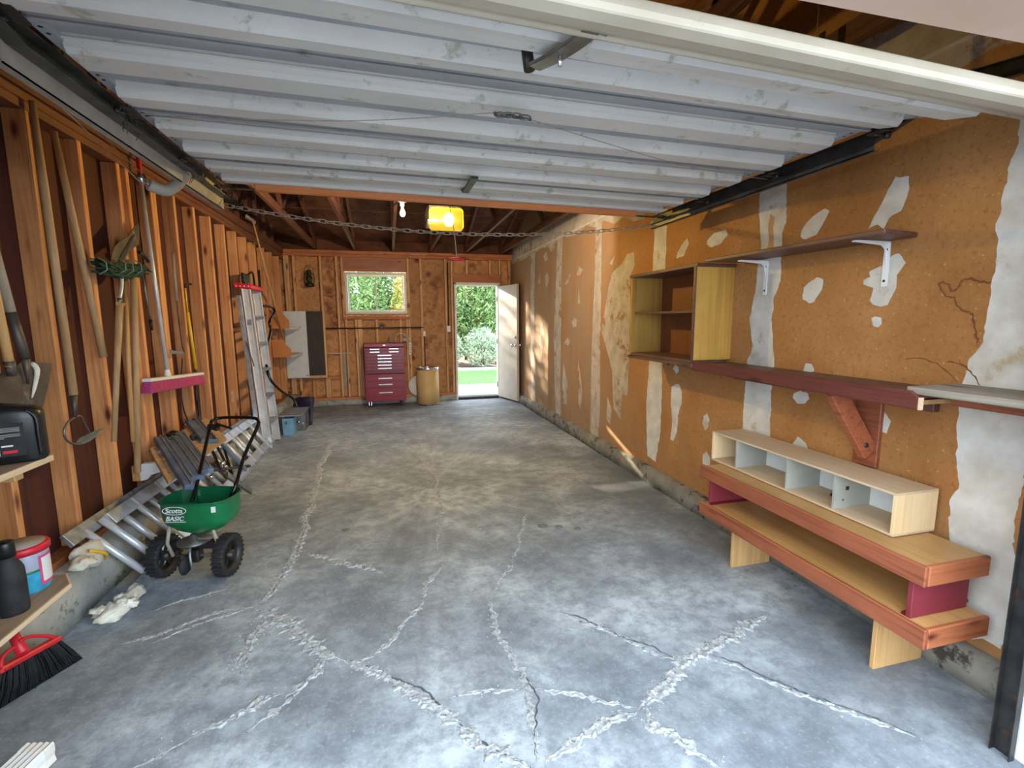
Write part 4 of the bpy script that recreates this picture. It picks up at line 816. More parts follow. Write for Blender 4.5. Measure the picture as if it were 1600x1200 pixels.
# yellow handled tool
t = thing('pruning_pole', 'slim yellow handled tool with a black hook hanging in front of the studs', 'garden tool', (0.05, 4.477, 1.349))
rod('handle', [(0.05, 4.427, 1.515), (0.05, 4.484, 1.046)], .0125, 'yellow', t); rod('shaft', [(0.05, 4.427, 1.724), (0.05, 4.427, 1.515)], .007, 'yellow', t)
rod('hook', smooth_path([(0.05, 4.423, 1.709), (0.06, 4.428, 1.74), (0.08, 4.475, 1.743)], 3), .008, 'black', t); rod('ferrule', [(0.05, 4.484, 1.046), (0.05, 4.489, 1.007)], .013, 'blade', t)
rod('lower_shaft', smooth_path([(0.05, 4.489, 1.007), (0.05, 4.442, 0.819), (0.05, 4.47, 0.651), (0.05, 4.369, 0.574)], 3), .012, 'dsteel', t)
t = thing('wire_stake', 'bent dark wire standing against the wall behind the steel rails', 'wire', (0.03, 4.248, 0.695))
rod('wire', smooth_path([(0.03, 4.296, 1.152), (0.04, 4.187, 0.91), (0.04, 4.198, 0.756), (0.05, 4.252, 0.631)], 4), .005, 'dsteel', t)
t = thing('wall_outlet', 'grey electrical outlet plate on a left wall stud', 'outlet', (0.01, 5.5, 0.657))
ce_ = V((0.012, 5.493, 0.658)); part('plate', B(ce_+V((-.010, -.035, -.057)), ce_+V((.0, .035, .057))), 'osb', t, bevel=.003)
part('socket', MB().box(ce_+V((-.001, -.015, .008)), ce_+V((.003, .015, .036))).box(ce_+V((-.001, -.015, -.036)), ce_+V((.003, .015, -.008))), 'handle_g', t)

# long thin pole leaning in the far corner
t = thing('long_pole', 'thin bare pole leaning from the roof plate down over the white panel', 'pole', (0.138, 7.5, 1.183))
rod('shaft', [(0.06, 6.633, 2.661), (0.138, 7.5, 1.183)], [.009, .013], 'handle_o', t)
part('bracket', MB().box(V((0.05, 6.56, 2.662))+V((-.02, -.12, -.005)), V((0.05, 6.56, 2.662))+V((.0, .25, .03))), 'dust', t)
# stepladder
t = thing('stepladder', 'tall folded aluminium stepladder with a red top cap leaning on the left wall', 'ladder', (.2, 5.95, 0))
yN, yF = 5.78, 6.20
def lx(z): return .215-.10*z/1.8        # lean: centre x against height
def rail(y, x_off, z0, z1, wx, m, nm):
    part(nm, MB().bar((lx(z0)+x_off, y, z0), (lx(z1)+x_off, y, z1), .022, wx, (1, 0, 0)), m, t, bevel=.003)
for y in (yN, yF):
    rail(y, .03, 0.01, 1.80, .085, 'alu_w', 'front_rail'); rail(y+(.0 if y > 6 else .0), -.055, .0, 1.72, .045, 'alu', 'rear_rail')
    part('rail_lip', MB().bar((lx(0)+.068, y-.016, .01), (lx(1.8)+.068, y-.016, 1.8), .012, .008, (1, 0, 0)).bar((lx(0)-.010, y-.016, .01), (lx(1.8)-.010, y-.016, 1.8), .012, .008, (1, 0, 0)), 'alu_w', t)
for k in range(1, 6):
    z = .30*k; part('step', B((lx(z)-.005, yN+.01, z-.02), (lx(z)+.085, yF-.01, z+.0)), 'alu_d', t, bevel=.003)
    if k % 2 == 0: part('rear_brace', MB().bar((lx(z)-.055, yN, z+.1), (lx(z)-.055, yF, z+.1), .02, .03), 'alu_d', t)
part('top_cap', MB().prism([(lx(1.8)-.09, yN-.03, 1.80), (lx(1.8)+.10, yN-.03, 1.78), (lx(1.8)+.10, yF+.03, 1.78), (lx(1.8)-.09, yF+.03, 1.80)], (0, 0, .055)), 'red', t, bevel=.012, label='red plastic top cap')
mb = MB()
for dx in (-.06, -.02, .02, .06): mb.lathe((lx(1.8)+dx, yN-.03, 1.815), [(.008, 0), (.006, .004), (0, .005)], 8, axis=(0, -1, 0))
part('rivet', mb, 'alu_w', t, kind='stuff')
part('spreader_bar', MB().bar((.17, yN-.02, .95), (.11, yN-.02, 1.22), .012, .006), 'dsteel', t)
part('price_plate', B((lx(1.5)+.0, yN-.0125, 1.40), (lx(1.5)+.045, yN-.0115, 1.46)), 'alu_d', t)
# hooks and helmet-like clamp over the ladder top
t = thing('wall_hook', 'black coated double hook on the stud above the red ladder cap', 'hook', (0.03, 6.55, 1.963))
rod('hook', smooth_path([(0.02, 6.145, 1.979), (0.08, 6.113, 1.963), (0.08, 6.312, 2.017), (0.06, 6.463, 1.979), (0.05, 6.527, 1.861)], 4), .012, 'black', t)
part('cloth_pad', MB().prism([V(p) for p in [(0.06, 5.948, 1.975), (0.06, 6.192, 1.969), (0.06, 6.171, 1.895), (0.06, 6.054, 1.836), (0.06, 5.943, 1.87)]], (.03, 0, 0)), 'black', t, bevel=.005)
t = thing('level_bar', 'narrow black bar standing upright behind the stepladder', 'bar', (0.02, 6.852, 1.622))
part('bar', MB().bar((0.01, 6.941, 2.101), (0.01, 6.89, 0.954), .03, .03, (1, 0, 0)), 'black', t)
part('edge', MB().bar(V((0.03, 6.899, 1.706)), V((0.03, 6.861, 0.701)), .012, .01, (1, 0, 0)), 'alu', t)

# extension ladder on its side along the wall
t = thing('extension_ladder', 'long aluminium extension ladder lying on its edge along the left curb', 'ladder', (.2, 4.3, 0))
lo0, lo1 = V((.285, 2.78, .035)), V((.235, 6.02, .035)); up0, up1 = V((.045, 2.70, .365)), V((.035, 6.0, .335))
def chan(p, q, o, m, nm): part(nm, MB().bar(p+o, q+o, .022, .075, (up0-lo0)), m, t, bevel=.002)
wv = (up0-lo0).normalized(); nv = wv.cross((lo1-lo0).normalized()).normalized()
if nv.x < 0: nv = -nv
chan(lo0, lo1, V((0, 0, 0)), 'alu_d', 'outer_rail'); chan(up0, up1, V((0, 0, 0)), 'alu_d', 'outer_rail')
chan(lo0+V((0, .25, 0)), lo1-V((0, .1, 0)), nv*.05+wv*.035, 'alu', 'inner_rail'); chan(up0+V((0, .25, 0)), up1-V((0, .1, 0)), nv*.05-wv*.035, 'alu', 'inner_rail')
for k in range(11):
    f = (k+.45)/11; a, b = lo0.lerp(lo1, f), up0.lerp(up1, f)
    part('rung', MB().tube([a, b], .019, 8), 'alu_w', t); part('rung', MB().tube([a+nv*.05+V((0, .075, 0)), b+nv*.05+V((0, .075, 0))], .019, 8), 'alu_w', t)
def blob(c, r3, seed, m, nm, par, amp=.35, lab=None):
    mb = MB(); vs = []; fs = []; nu, nv_ = 20, 12
    for i in range(nv_+1):
        for j in range(nu):
            th, ph = math.pi*i/nv_, 2*math.pi*j/nu; d = Vector((math.sin(th)*math.cos(ph), math.sin(th)*math.sin(ph), math.cos(th)))
            k = 1+amp*noise.noise(d*1.8+Vector((seed, 0, 0)))+amp*.4*noise.noise(d*5+Vector((0, seed, 0)))
            vs.append((c[0]+d.x*r3[0]*k, c[1]+d.y*r3[1]*k, max(.002, c[2]+d.z*r3[2]*k)))
    mb.add(vs, [(i*nu+j, i*nu+(j+1) % nu, (i+1)*nu+(j+1) % nu, (i+1)*nu+j) for i in range(nv_) for j in range(nu)], True)
    return part(nm, mb, m, par, label=lab)
c = V((0.07, 2.788, 0.246)); blob(c, (.07, .10, .065), 3, 'cloth', 'foot_wrap', t, lab='stained cloth tied round the upper ladder foot'); blob(c+V((.05, -.13, .02)), (.045, .06, .03), 9, 'cloth', 'foot_wrap', t, .5)
part('wrap_tie', MB().tube(smooth_path([c+V((.045, -.06, .05)), c+V((.085, .0, .0)), c+V((.05, .05, -.05))], 4), .008, 6), 'yellow', t)
c = V((0.284, 2.665, 0.04)); blob(c+V((.01, .05, 0)), (.035, .07, .04), 5, 'cloth', 'foot_wrap', t, .4, 'yellowed cloth tied round the lower ladder foot'); blob(c+V((-.02, -.07, -.01)), (.05, .08, .035), 12, 'paper', 'foot_wrap', t, .7)
for s in range(4): blob(c+V((.05*math.cos(s*1.7)-.02, -.04+.06*math.sin(s*2.1), .005)), (.035, .03, .02), 20+s, 'paper', 'foot_wrap', t, .8)
# board with steel rails leaning on the ladder
t = thing('tool_board', 'tan particle board carrying dark steel rails, leaning over the ladder', 'board', (.2, 3.9, .4))
b0, b1 = V((0.06, 3.547, 0.595)), V((0.06, 4.573, 0.602)); b2 = V((0.36, 3.043, 0.508)); e1 = (b1-b0); e2 = (b2-b0); nb = e1.cross(e2).normalized()
if nb.x < 0: nb = -nb
part('board', MB().prism([b0, b0+e2, b0+e1+e2, b0+e1], nb*.018), 'osb', t, bevel=.002)
E1, E2 = e1.normalized(), e2.normalized(); L1, L2 = e1.length, e2.length
def onb(u, v, h=.02): return b0+E1*u+E2*v+nb*h
for u, m_, wd, v0, v1 in ((.14, 'blueg', .05, -.05, L2+.25), (.20, 'dsteel', .03, .0, L2+.2), (.27, 'blueg', .08, .12, L2+.22), (.36, 'blueg', .07, .10, L2+.20), (.44, 'blueg', .06, .06, L2+.25), (.72, 'blueg', .10, -.03, L2*.8), (.80, 'dsteel', .05, -.04, L2*.9)):
    part('steel_rail', MB().bar(onb(u, v0, .035), onb(u, v1, .035), wd, .03, nb), 'blueg', t, bevel=.003)
    part('rail_edge', MB().bar(onb(u+wd/2, v0, .052), onb(u+wd/2, v1, .052), .008, .008, nb), 'alu_d', t)
for u, v in ((.06, .06), (.06, .12), (.07, .26), (.07, .33), (.62, .05), (.62, .12), (.10, -.06), (.70, -.07), (.60, -.10)):
    part('bolt', MB().tube([onb(u, v, .02), onb(u+.03, v+.055, .03)], .008, 8), 'chrome', t)
mb = MB()
for (u, v) in ((.28, .03), (.36, .02), (.32, .06)): mb.lathe(onb(u, v, .03), [(0, -.02), (.035, -.02), (.04, .01), (.02, .03), (0, .03)], 12, axis=nb)
part('clamp', mb, 'black', t)
t = thing('roof_rack_frame', 'folded black and grey steel frame heaped behind the green spreader', 'metal frame', (.35, 4.3, .3))
rr = random.Random(11)
for a, b, wd, m_ in (((0.2, 4.298, 0.462), (0.42, 4.049, 0.144), .035, 'dsteel'), ((0.22, 4.287, 0.495), (0.4, 4.363, 0.179), .05, 'blueg'), ((0.28, 3.685, 0.541), (0.36, 3.98, 0.277), .04, 'steel'), ((0.3, 3.698, 0.503), (0.36, 3.901, 0.362), .05, 'blade'),
                     ((0.2, 4.216, 0.429), (0.45, 3.618, 0.408), .02, 'black'), ((0.25, 4.348, 0.391), (0.45, 3.894, 0.206), .02, 'black'), ((0.45, 3.445, 0.462), (0.3, 4.824, 0.087), .025, 'dsteel'), ((0.45, 3.736, 0.337), (0.5, 4.079, 0.084), .05, 'steel'), ((0.2, 3.863, 0.571), (0.2, 4.311, 0.512), .10, 'dsteel')):
    part('bar', MB().bar(a, b, wd, .02, (1, .2, .1)), m_, t, bevel=.003)
for p in ((0.4, 3.822, 0.402), (0.4, 3.867, 0.359), (0.42, 3.522, 0.395)):
    part('link_joint', MB().lathe(V(p), [(0, -.012), (.016, -.012), (.018, .012), (0, .012)], 10, axis=(.5, -1, .2)), 'chrome', t)
t = thing('gutter_offcut', 'white metal offcut fixed on a wood block at the wall, left of the board', 'offcut', (0.02, 3.576, 0.458))
g0 = V((0.03, 3.443, 0.486)); part('block', B(g0+V((-.03, -.0, -.06)), g0+V((.012, .03, .04))), 'handle_o', t, bevel=.003)
part('sleeve', MB().prism([g0+V((.013, .0, -.06)), g0+V((.013, .0, .04)), g0+V((.03, .0, .052)), g0+V((.105, .0, .055)), g0+V((.13, .0, -.01)), g0+V((.075, 0, -.025)), g0+V((.05, 0, -.055))], (0, .05, 0)), 'white', t, bevel=.003)
# ------------------------------------------------------------------ broadcast spreader
t = thing('lawn_spreader', 'green hopper lawn spreader with black wheels standing before the ladder', 'spreader', (.52, 2.95, 0))
wl_, wr_ = V((.335, 2.97, .118)), V((.685, 2.89, .118)); axl = (wr_-wl_).normalized(); fwd = V((axl.y, -axl.x, 0)); UP = V((0, 0, 1))   # fwd points to the camera
for c in (wl_, wr_):
    wh = part('wheel', MB().lathe(c, [(.082, -.028), (.108, -.03), (.112, -.022), (.112, .022), (.108, .03), (.082, .028), (.082, -.028)], 28, axis=axl), 'rubber', t)
    tm = MB()
    for k in range(26):
        a = 2*math.pi*k/26; d = fwd*math.cos(a)+UP*math.sin(a); s = -fwd*math.sin(a)+UP*math.cos(a); p = c+d*.114
        tm.bar(p-axl*.03, p+axl*.03, .010, .012, d)
    part('tread', tm, 'rubber', wh, kind='stuff')
    rm = MB().lathe(c, [(.083, -.022), (.078, -.018), (.074, 0), (.078, .018), (.083, .022)], 28, axis=axl)
    rm.lathe(c, [(0, -.034), (.024, -.034), (.026, 0), (.024, .034), (0, .034)], 14, axis=axl)
    part('rim', rm, 'dsteel', wh)
    for k in range(6):
        a = 2*math.pi*k/6; d = fwd*math.cos(a)+UP*math.sin(a); part('spoke', MB().bar(c+d*.02, c+d*.08, .016, .012, axl), 'dsteel', wh)
part('axle', MB().tube([wl_-axl*.03, wr_+axl*.03], .008, 8), 'steel', t)
mc = (wl_+wr_)/2
def hp_(u, f, z): p = mc+axl*u+fwd*f; return (p.x, p.y, z)
def ring(hw, hf, hb, z, e=3.2, n=40, sh=0):
    r = []
    for k in range(n):
        a = 2*math.pi*k/n; cc, ss = math.cos(a), math.sin(a); rr_ = (abs(cc)**e+abs(ss)**e)**(-1/e)
        r.append(hp_(cc*rr_*hw+HU, ss*rr_*(hf if ss > 0 else hb)+HF, z))
    return r
HU, HF = .035, -.035
out_ = [ring(.192, .13, .15, .452), ring(.188, .128, .148, .447), ring(.183, .122, .14, .35), ring(.175, .115, .13, .325), ring(.12, .08, .09, .275, 2.6), ring(.045, .04, .04, .245, 2)]
inn = [ring(.05, .03, .03, .26, 2), ring(.11, .072, .08, .285, 2.6), ring(.169, .109, .124, .33), ring(.177, .116, .134, .35), ring(.184, .122, .142, .453)]
hop = part('hopper', MB().loft(out_, caps=(False, True), smooth=False), 'green', t); hop.data.polygons.foreach_set('use_smooth', [True]*len(hop.data.polygons))
part('hopper_lining', MB().loft(inn[::-1], caps=(False, True), smooth=False), 'green_in', hop)
rimp = ring(.192, .13, .15, .454); part('hopper_rim', MB().tube(rimp+[rimp[0]], .006, 6, caps=False), 'green_in', hop)
part('molded_ridge', MB().tube([V(hp_(-.06, -.165, .36)), V(hp_(-.06, -.17, .448))], .012, 8), 'green_in', hop)
dec = text('Scotts', .036, V(hp_(-.030, .0975, .420)), Matrix(((axl.x, 0, fwd.x, 0), (axl.y, 0, fwd.y, 0), (0, 1, 0, 0), (0, 0, 0, 1))), 'white', hop, 'brand_script', bold=.0006, shear=.15)
text('BASIC', .036, V(hp_(-.030, .0985, .376)), Matrix(((axl.x, 0, fwd.x, 0), (axl.y, 0, fwd.y, 0), (0, 1, 0, 0), (0, 0, 0, 1))), 'white', hop, 'model_lettering', bold=.0005, shear=.3)
el = [V(hp_(-.030+.063*math.cos(a), .095, .420+.022*math.sin(a))) for a in [2*math.pi*k/36 for k in range(37)]]
part('oval_logo_ring', MB().tube(el, .0022, 5, caps=False), 'white', hop)
part('logo_bar', MB().bar(hp_(-.085, .0915, .355), hp_(.025, .0915, .355), .001, .003), 'white', hop)
part('sticker', MB().prism([hp_(.165, .088, .405), hp_(.185, .082, .405), hp_(.187, .084, .438), hp_(.167, .090, .438)], fwd*.003), 'whitep', hop)
for s in (-1, 1):
    part('frame_leg', MB().tube([hp_(s*.115, .02, .31), hp_(s*.14, .02, .20), hp_(s*.12, .01, .118)], .010, 7), 'dust', t)
part('frame_bar', MB().bar(hp_(-.14, -.03, .17), hp_(.14, -.03, .17), .035, .045), 'dsteel', t)
part('gear_box', MB().bar(hp_(-.03, 0, .118), hp_(.03, 0, .118), .06, .07), 'dsteel', t, bevel=.008)
part('impeller_disc', MB().lathe(hp_(0, .0, .205), [(0, -.006), (.085, -.006), (.088, .004), (.02, .006), (.018, .04), (0, .04)], 22), 'steel', t)
part('front_guard', MB().lathe(V(hp_(-.015, .07, .095)), [(0, -.016), (.042, -.012), (.055, 0), (.042, .012), (0, .016)], 18, axis=axl), 'rubber', t)
part('guard_bracket', MB().tube([hp_(0, .04, .20), hp_(.02, .08, .15), hp_(.03, .085, .06)], .007, 6), 'alu_d', t)
hL = [V(hp_(-.06, -.10, .40)), V((0.481, 3.12, 0.481)), V((0.475, 3.42, 0.756)), V((0.484, 3.46, 0.794)), V((0.524, 3.48, 0.805)), V((0.644, 3.42, 0.814)), V((0.751, 3.36, 0.815)), V((0.785, 3.34, 0.796)), V((0.78, 3.3, 0.755)), V((0.737, 3.16, 0.62)), V((0.72, 3.02, 0.489)), V(hp_(.16, -.10, .40))]
part('handle', MB().tube(smooth_path(hL, 5), .0105, 8), 'blackt', t, label='black tubular push handle')
part('control_lever', MB().bar((0.468, 3.42, 0.769), (0.532, 3.4, 0.748), .035, .03).tube([(0.514, 3.42, 0.779), (0.619, 3.36, 0.752)], .009, 6), 'black', t, bevel=.004)

# ------------------------------------------------------------------ shelves at the left edge and what stands on them
XS, ZS = .33, .925
t = thing('upper_shelf', 'plywood shelf at the left edge carrying the big black jug', 'shelf', (.15, 1.6, ZS))
part('board', B((-.088, 1.15, ZS-.022), (XS, 2.20, ZS)), 'wornply', t, bevel=.002)
part('edge_strip', B((XS, 1.15, ZS-.022), (XS+.006, 2.20, ZS+.0)), 'pine', t, label='pale front edge')
part('front_cleat', B((.05, 1.3, ZS-.062), (XS-.06, 1.34, ZS-.022)), 'ply', t); part('front_cleat', B((.05, 2.08, ZS-.066), (XS-.05, 2.125, ZS-.022)), 'ply', t, bevel=.002)
part('wall_cleat', B((.0, 1.2, ZS-.08), (.035, 2.15, ZS-.022)), 'ply', t)
JC = V((.243, 2.135, ZS)); ja = R(24); JX = V((math.cos(ja), math.sin(ja), 0)); JN = V((math.sin(ja), -math.cos(ja), 0))   # JX across the broad face, JN out of it
t = thing('oil_jug', 'large black plastic jug with a small red and white label', 'jug', JC)
def jp(u, n, z): return JC+JX*u+JN*n+V((0, 0, z))
def jr(hu, hn, z, cu=0, n=32, e=4):
    r = []
    for k in range(n):
        a = 2*math.pi*k/n; cc, ss = math.cos(a), math.sin(a); q_ = (abs(cc)**e+abs(ss)**e)**(-1/e); r.append(jp(cu+cc*q_*hu, ss*q_*hn, z))
    return r
part('body', MB().loft([jr(.098, .056, .001), jr(.104, .062, .01), jr(.104, .062, .165), jr(.102, .06, .185), jr(.088, .052, .203, cu=-.008), jr(.052, .038, .214, cu=-.03), jr(.026, .026, .224, cu=-.045, e=2), jr(.022, .022, .25, cu=-.045, e=2)]), 'black', t)
part('cap', MB().lathe(jp(-.045, 0, .248), [(0, 0), (.026, 0), (.026, .026), (.02, .031), (0, .031)], 20), 'rubber', t)
part('side_ridge', MB().tube(smooth_path([jp(.088, .05, .02), jp(.088, .055, .10), jp(.086, .054, .165), jp(.06, .05, .195)], 4), .007, 6), 'black', t)
def jl(nm, u0, u1, z0, z1, d, m, par): return part(nm, MB().prism([jp(u0, .0605+d, z0), jp(u1, .0605+d, z0), jp(u1, .0605+d, z1), jp(u0, .0605+d, z1)], JN*.0012), m, par)
lbl = jl('label', -.085, .052, .03, .152, .001, 'rubber', t)
jl('label_heading', -.045, -.005, .143, .148, .0022, 'red', lbl)
for k, z in enumerate((.133, .127, .121, .109, .103, .097)): jl('print_line', -.075, .042 if k != 5 else 0, z, z+.0026, .0022, 'greyp', lbl)
jl('bar_code', -.058, -.015, .036, .056, .0022, 'whitep', lbl); jl('red_mark', -.008, .03, .042, .052, .0022, 'red', lbl); jl('white_mark', -.01, .02, .066, .072, .0022, 'whitep', lbl)
t = thing('spray_bottle', 'white trigger nozzle bottle standing behind the black jug', 'bottle', (.10, 2.155, ZS))
part('body', MB().lathe((.10, 2.155, ZS), [(0, 0), (.035, 0), (.037, .02), (.035, .15), (.015, .20), (.013, .228), (0, .228)], 16), 'white', t)
part('nozzle', MB().box((.07, 2.14, ZS+.225), (.165, 2.17, ZS+.26)).bar((.155, 2.155, ZS+.235), (.172, 2.155, ZS+.20), .02, .02), 'white', t, bevel=.006)
part('trigger', MB().bar((.14, 2.155, ZS+.23), (.13, 2.155, ZS+.17), .012, .012), 'paper', t)

XB, ZB = .335, .39
t = thing('lower_shelf', 'low plywood shelf at the left edge under the bottles and tub', 'shelf', (.2, 1.7, 0))
part('board', MB().prism([(.0, 1.10, ZB), (XB, 1.10, ZB), (XB, 2.19, ZB), (.27, 2.285, ZB), (.0, 2.30, ZB)], (0, 0, -.018)), 'wornply', t, bevel=.002)
part('edge_strip', MB().prism([(XB, 1.10, ZB), (XB+.006, 1.10, ZB), (XB+.006, 2.192, ZB), (.274, 2.29, ZB), (.27, 2.285, ZB), (XB, 2.19, ZB)], (0, 0, -.018)), 'pine', t, label='pale front edge')
for y in (1.3, 1.95): part('support', B((.01, y, 0 if False else .236), (.11, y+.038, ZB-.018)), 'ply', t); 
part('support_post', B((.15, 1.2, 0), (.19, 1.24, ZB-.018)), 'ply', t); part('support_post', B((.15, 1.55, 0), (.19, 1.59, ZB-.018)), 'ply', t)
t = thing('clear_tub', 'clear plastic tub with a red lid and blue contents on the low shelf', 'tub', (.215, 2.085, ZB))
c = V((.195, 2.19, ZB))
part('tub', MB().lathe(c, [(0, .001), (.058, .001), (.062, .008), (.066, .135), (.064, .14)], 32), 'jar', t)
part('blue_contents', MB().lathe(c, [(.0601, .0005), (.0635, .008), (.0655, .068), (.0655, .070)], 32), 'cyan', t, label='blue granules in the lower half')
part('green_band', MB().lathe(c, [(.0658, .070), (.0668, .0705), (.0668, .076), (.0655, .077)], 32), 'green', t)
part('lid', MB().lathe(c, [(.064, .136), (.071, .134), (.072, .152), (.068, .158), (0, .158)], 32), 'red', t)
part('lid_top', MB().lathe(c, [(.060, .1582), (.060, .1602), (0, .1606)], 32), 'dust', t)
sd = MB()
for k in range(8):
    a0 = R(-25+k*6); sd.add([c+V((.0672*math.cos(a0), .0672*math.sin(a0), .02)), c+V((.0672*math.cos(a0+R(6)), .0672*math.sin(a0+R(6)), .02)), c+V((.0672*math.cos(a0+R(6)), .0672*math.sin(a0+R(6)), .12)), c+V((.0672*math.cos(a0), .0672*math.sin(a0), .12))], [(0, 1, 2, 3)])
lbp = part('label', sd, 'pink', t); sd = MB()
for k in range(6):
    a0 = R(-19+k*6); sd.add([c+V((.0676*math.cos(a0), .0676*math.sin(a0), .03)), c+V((.0676*math.cos(a0+R(6)), .0676*math.sin(a0+R(6)), .03)), c+V((.0676*math.cos(a0+R(6)), .0676*math.sin(a0+R(6)), .112)), c+V((.0676*math.cos(a0), .0676*math.sin(a0), .112))], [(0, 1, 2, 3)])
part('label_panel', sd, 'whitep', lbp)
for o_ in [o for o in COL.objects if o.parent == t or (o.parent and o.parent.parent == t)]:
    for v_ in o_.data.vertices:
        p_ = v_.co+OFF[o_.name]-c; v_.co = c+p_*1.18-OFF[o_.name]
def bottle(name, label, c, r, h, m, cap='black'):
    t = thing(name, label, 'bottle', c); part('body', MB().lathe(c, [(0, 0), (r*.95, 0), (r, .01), (r, h*.42), (r*1.01, h*.43), (r, h*.45), (r*.98, h*.60), (r*.8, h*.68), (r*.55, h*.74), (r*.55, h*.79), (0, h*.79)], 24), m, t)
    part('cap', MB().lathe(c, [(0, h*.79), (r*.62, h*.79), (r*.62, h*.98), (r*.55, h), (0, h)], 20), cap, t); return t
bottle('oil_bottle', 'black round-shouldered bottle in front on the low shelf', (.262, 2.015, ZB), .044, .27, 'rubber')
bottle('chemical_bottle', 'slim dark bottle behind the black bottle, right against the clear tub', (.165, 2.06, ZB), .034, .20, 'black')
t = bottle('teal_bottle', 'bottle with a teal label squeezed between the black bottles and the tub', (.185, 2.105, ZB), .024, .13, 'green'); 
bottle('white_bottle', 'white capped bottle half hidden at the far left of the low shelf', (.085, 2.12, ZB), .034, .25, 'whitep', 'white')

# angle broom
t = thing('angle_broom', 'red framed broom with dark bristles standing on the floor under the low shelf', 'broom', (.2, 2.1, 0))
tl, tr2 = V((0.22, 1.982, 0.192)), V((0.26, 2.206, 0.15)); bl_, br_ = V((0.124, 2.029, 0.003)), V((0.269, 2.288, 0.003)); dx = (br_-bl_).normalized(); ny = V((dx.y, -dx.x, 0))
if ny.x < 0: ny = -ny
part('bristles', MB().loft([[tl-ny*.012, tr2-ny*.012, tr2+ny*.012, tl+ny*.012], [tl.lerp(bl_, .5)-ny*.022, tr2.lerp(br_, .5)-ny*.022, tr2.lerp(br_, .5)+ny*.022, tl.lerp(bl_, .5)+ny*.022], [bl_-ny*.03, br_-ny*.03, br_+ny*.03, bl_+ny*.03]], True, smooth=False), 'blackt', t)
bm_ = MB()
for k in range(150):
    f = random.random(); a = tl.lerp(tr2, f)+ny*.013; b = bl_.lerp(br_, f)+ny*random.uniform(.028, .036); bm_.tube([a, a.lerp(b, .5)+ny*.010, b+V((0, 0, random.uniform(0, .02)))], .0014, 3, caps=False)
part('bristle_fibres', bm_, 'rubber', t, kind='stuff')
part('head_bar', MB().bar(tl-dx*.01, tr2+dx*.005, .03, .022), 'red', t, bevel=.005)
so = V((0.24, 2.059, 0.193)); st_ = V((0.2, 2.093, 0.234)); sp_ = V((0.17, 2.122, 0.266))
part('socket', MB().tube([so+V((0, 0, -.0)), st_, sp_], [.020, .017, .016], 12), 'red', t)
part('brace_arm', MB().tube(smooth_path([tr2, V((0.25, 2.164, 0.192)), V((0.23, 2.11, 0.231)), V((0.22, 2.077, 0.234))], 4), .007, 8), 'red', t)
part('brace_arm', MB().tube(smooth_path([tl, V((0.21, 2.003, 0.219)), V((0.21, 2.034, 0.227)), V((0.21, 2.083, 0.218))], 4), .007, 8), 'red', t)
hd = V((.085, 1.93, .375)); part('handle', MB().tube([sp_, hd, hd+(hd-sp_).normalized()*.001+V((-.0, -.25, .0))], .0115, 10), 'red', t)

# white downspout elbow at the lower left
t = thing('downspout_piece', 'white ribbed downspout piece lying on the floor at the lower left', 'downspout', (.42, 1.6, 0))
a, b = V((0.466, 1.731, 0.035)), V((0.423, 1.534, 0.035)); d = (b-a).normalized(); s = d.cross(UP).normalized(); rg = []
pr = []
for k in range(9): pr.append((-.038+.076*k/8, .036-(.004 if k % 2 else 0)))
pr += [(.042, .03), (.038, .01), (.042, -.01), (.042, -.030)]
for k in range(8): pr.append((.038-.076*k/8, -.033))
pr += [(-.042, -.03), (-.038, -.01), (-.042, .01), (-.042, .03)]
part('pipe', MB().loft([[a+d*q+s*u+UP*v for u, v in pr] for q in (0, .012, .45)], True, smooth=False), 'white', t)
part('end_rim', MB().loft([[a-d*.004+s*u*1.05+UP*v*1.02 for u, v in pr], [a+d*.03+s*u*1.05+UP*v*1.02 for u, v in pr]], True, smooth=False), 'vinyl', t)

# ------------------------------------------------------------------ against the back wall
t = thing('tool_chest', 'tall red enamelled rolling tool chest with chrome drawer handles', 'tool chest', (1.53, 8.2, 0))
cx0, cx1, fy_ = 1.20, 1.86, 8.13
part('roller_cabinet', B((cx0, fy_, .10), (cx1, 8.52, .56)), 'chest', t, bevel=.006)
part('top_box', B((cx0+.01, fy_+.015, .56), (cx1-.01, 8.48, 1.0)), 'chest', t, bevel=.006)
ld_ = part('lid', B((cx0+.005, fy_+.005, 1.003), (cx1-.005, 8.49, 1.07)), 'chest', t, bevel=.01)
part('badge', B(((cx0+cx1)/2-.02, fy_+.003, 1.03), ((cx0+cx1)/2+.02, fy_+.006, 1.042)), 'chrome', ld_)
def drawer(x0, x1, z0, z1, y, hw=.11, hh=.008):
    d_ = part('drawer', B((x0, y-.012, z0), (x1, y+.02, z1)), 'chest', t, bevel=.002)
    c_ = (x0+x1)/2; part('pull', MB().box((c_-hw, y-.030, (z0+z1)/2-hh), (c_+hw, y-.022, (z0+z1)/2+hh)).box((c_-hw, y-.024, (z0+z1)/2-hh), (c_-hw+.012, y-.011, (z0+z1)/2+hh)).box((c_+hw-.012, y-.024, (z0+z1)/2-hh), (c_+hw, y-.011, (z0+z1)/2+hh)), 'chrome', d_)
yT = fy_+.015
for z0, z1 in ((.955, .993), (.905, .948)):
    drawer(cx0+.03, (cx0+cx1)/2-.005, z0, z1, yT, .075, .006); drawer((cx0+cx1)/2+.005, cx1-.03, z0, z1, yT, .075, .006)
for k in range(5): drawer(cx0+.03, cx1-.03, .848-.054*k, .895-.054*k, yT)
part('lower_lip', B((cx0+.03, yT-.01, .57), (cx1-.03, yT+.01, .615)), 'chest_d', t, bevel=.004)
for z0, z1 in ((.445, .535), (.335, .438), (.175, .328)): drawer(cx0+.03, cx1-.03, z0, z1, fy_, .11, .009)
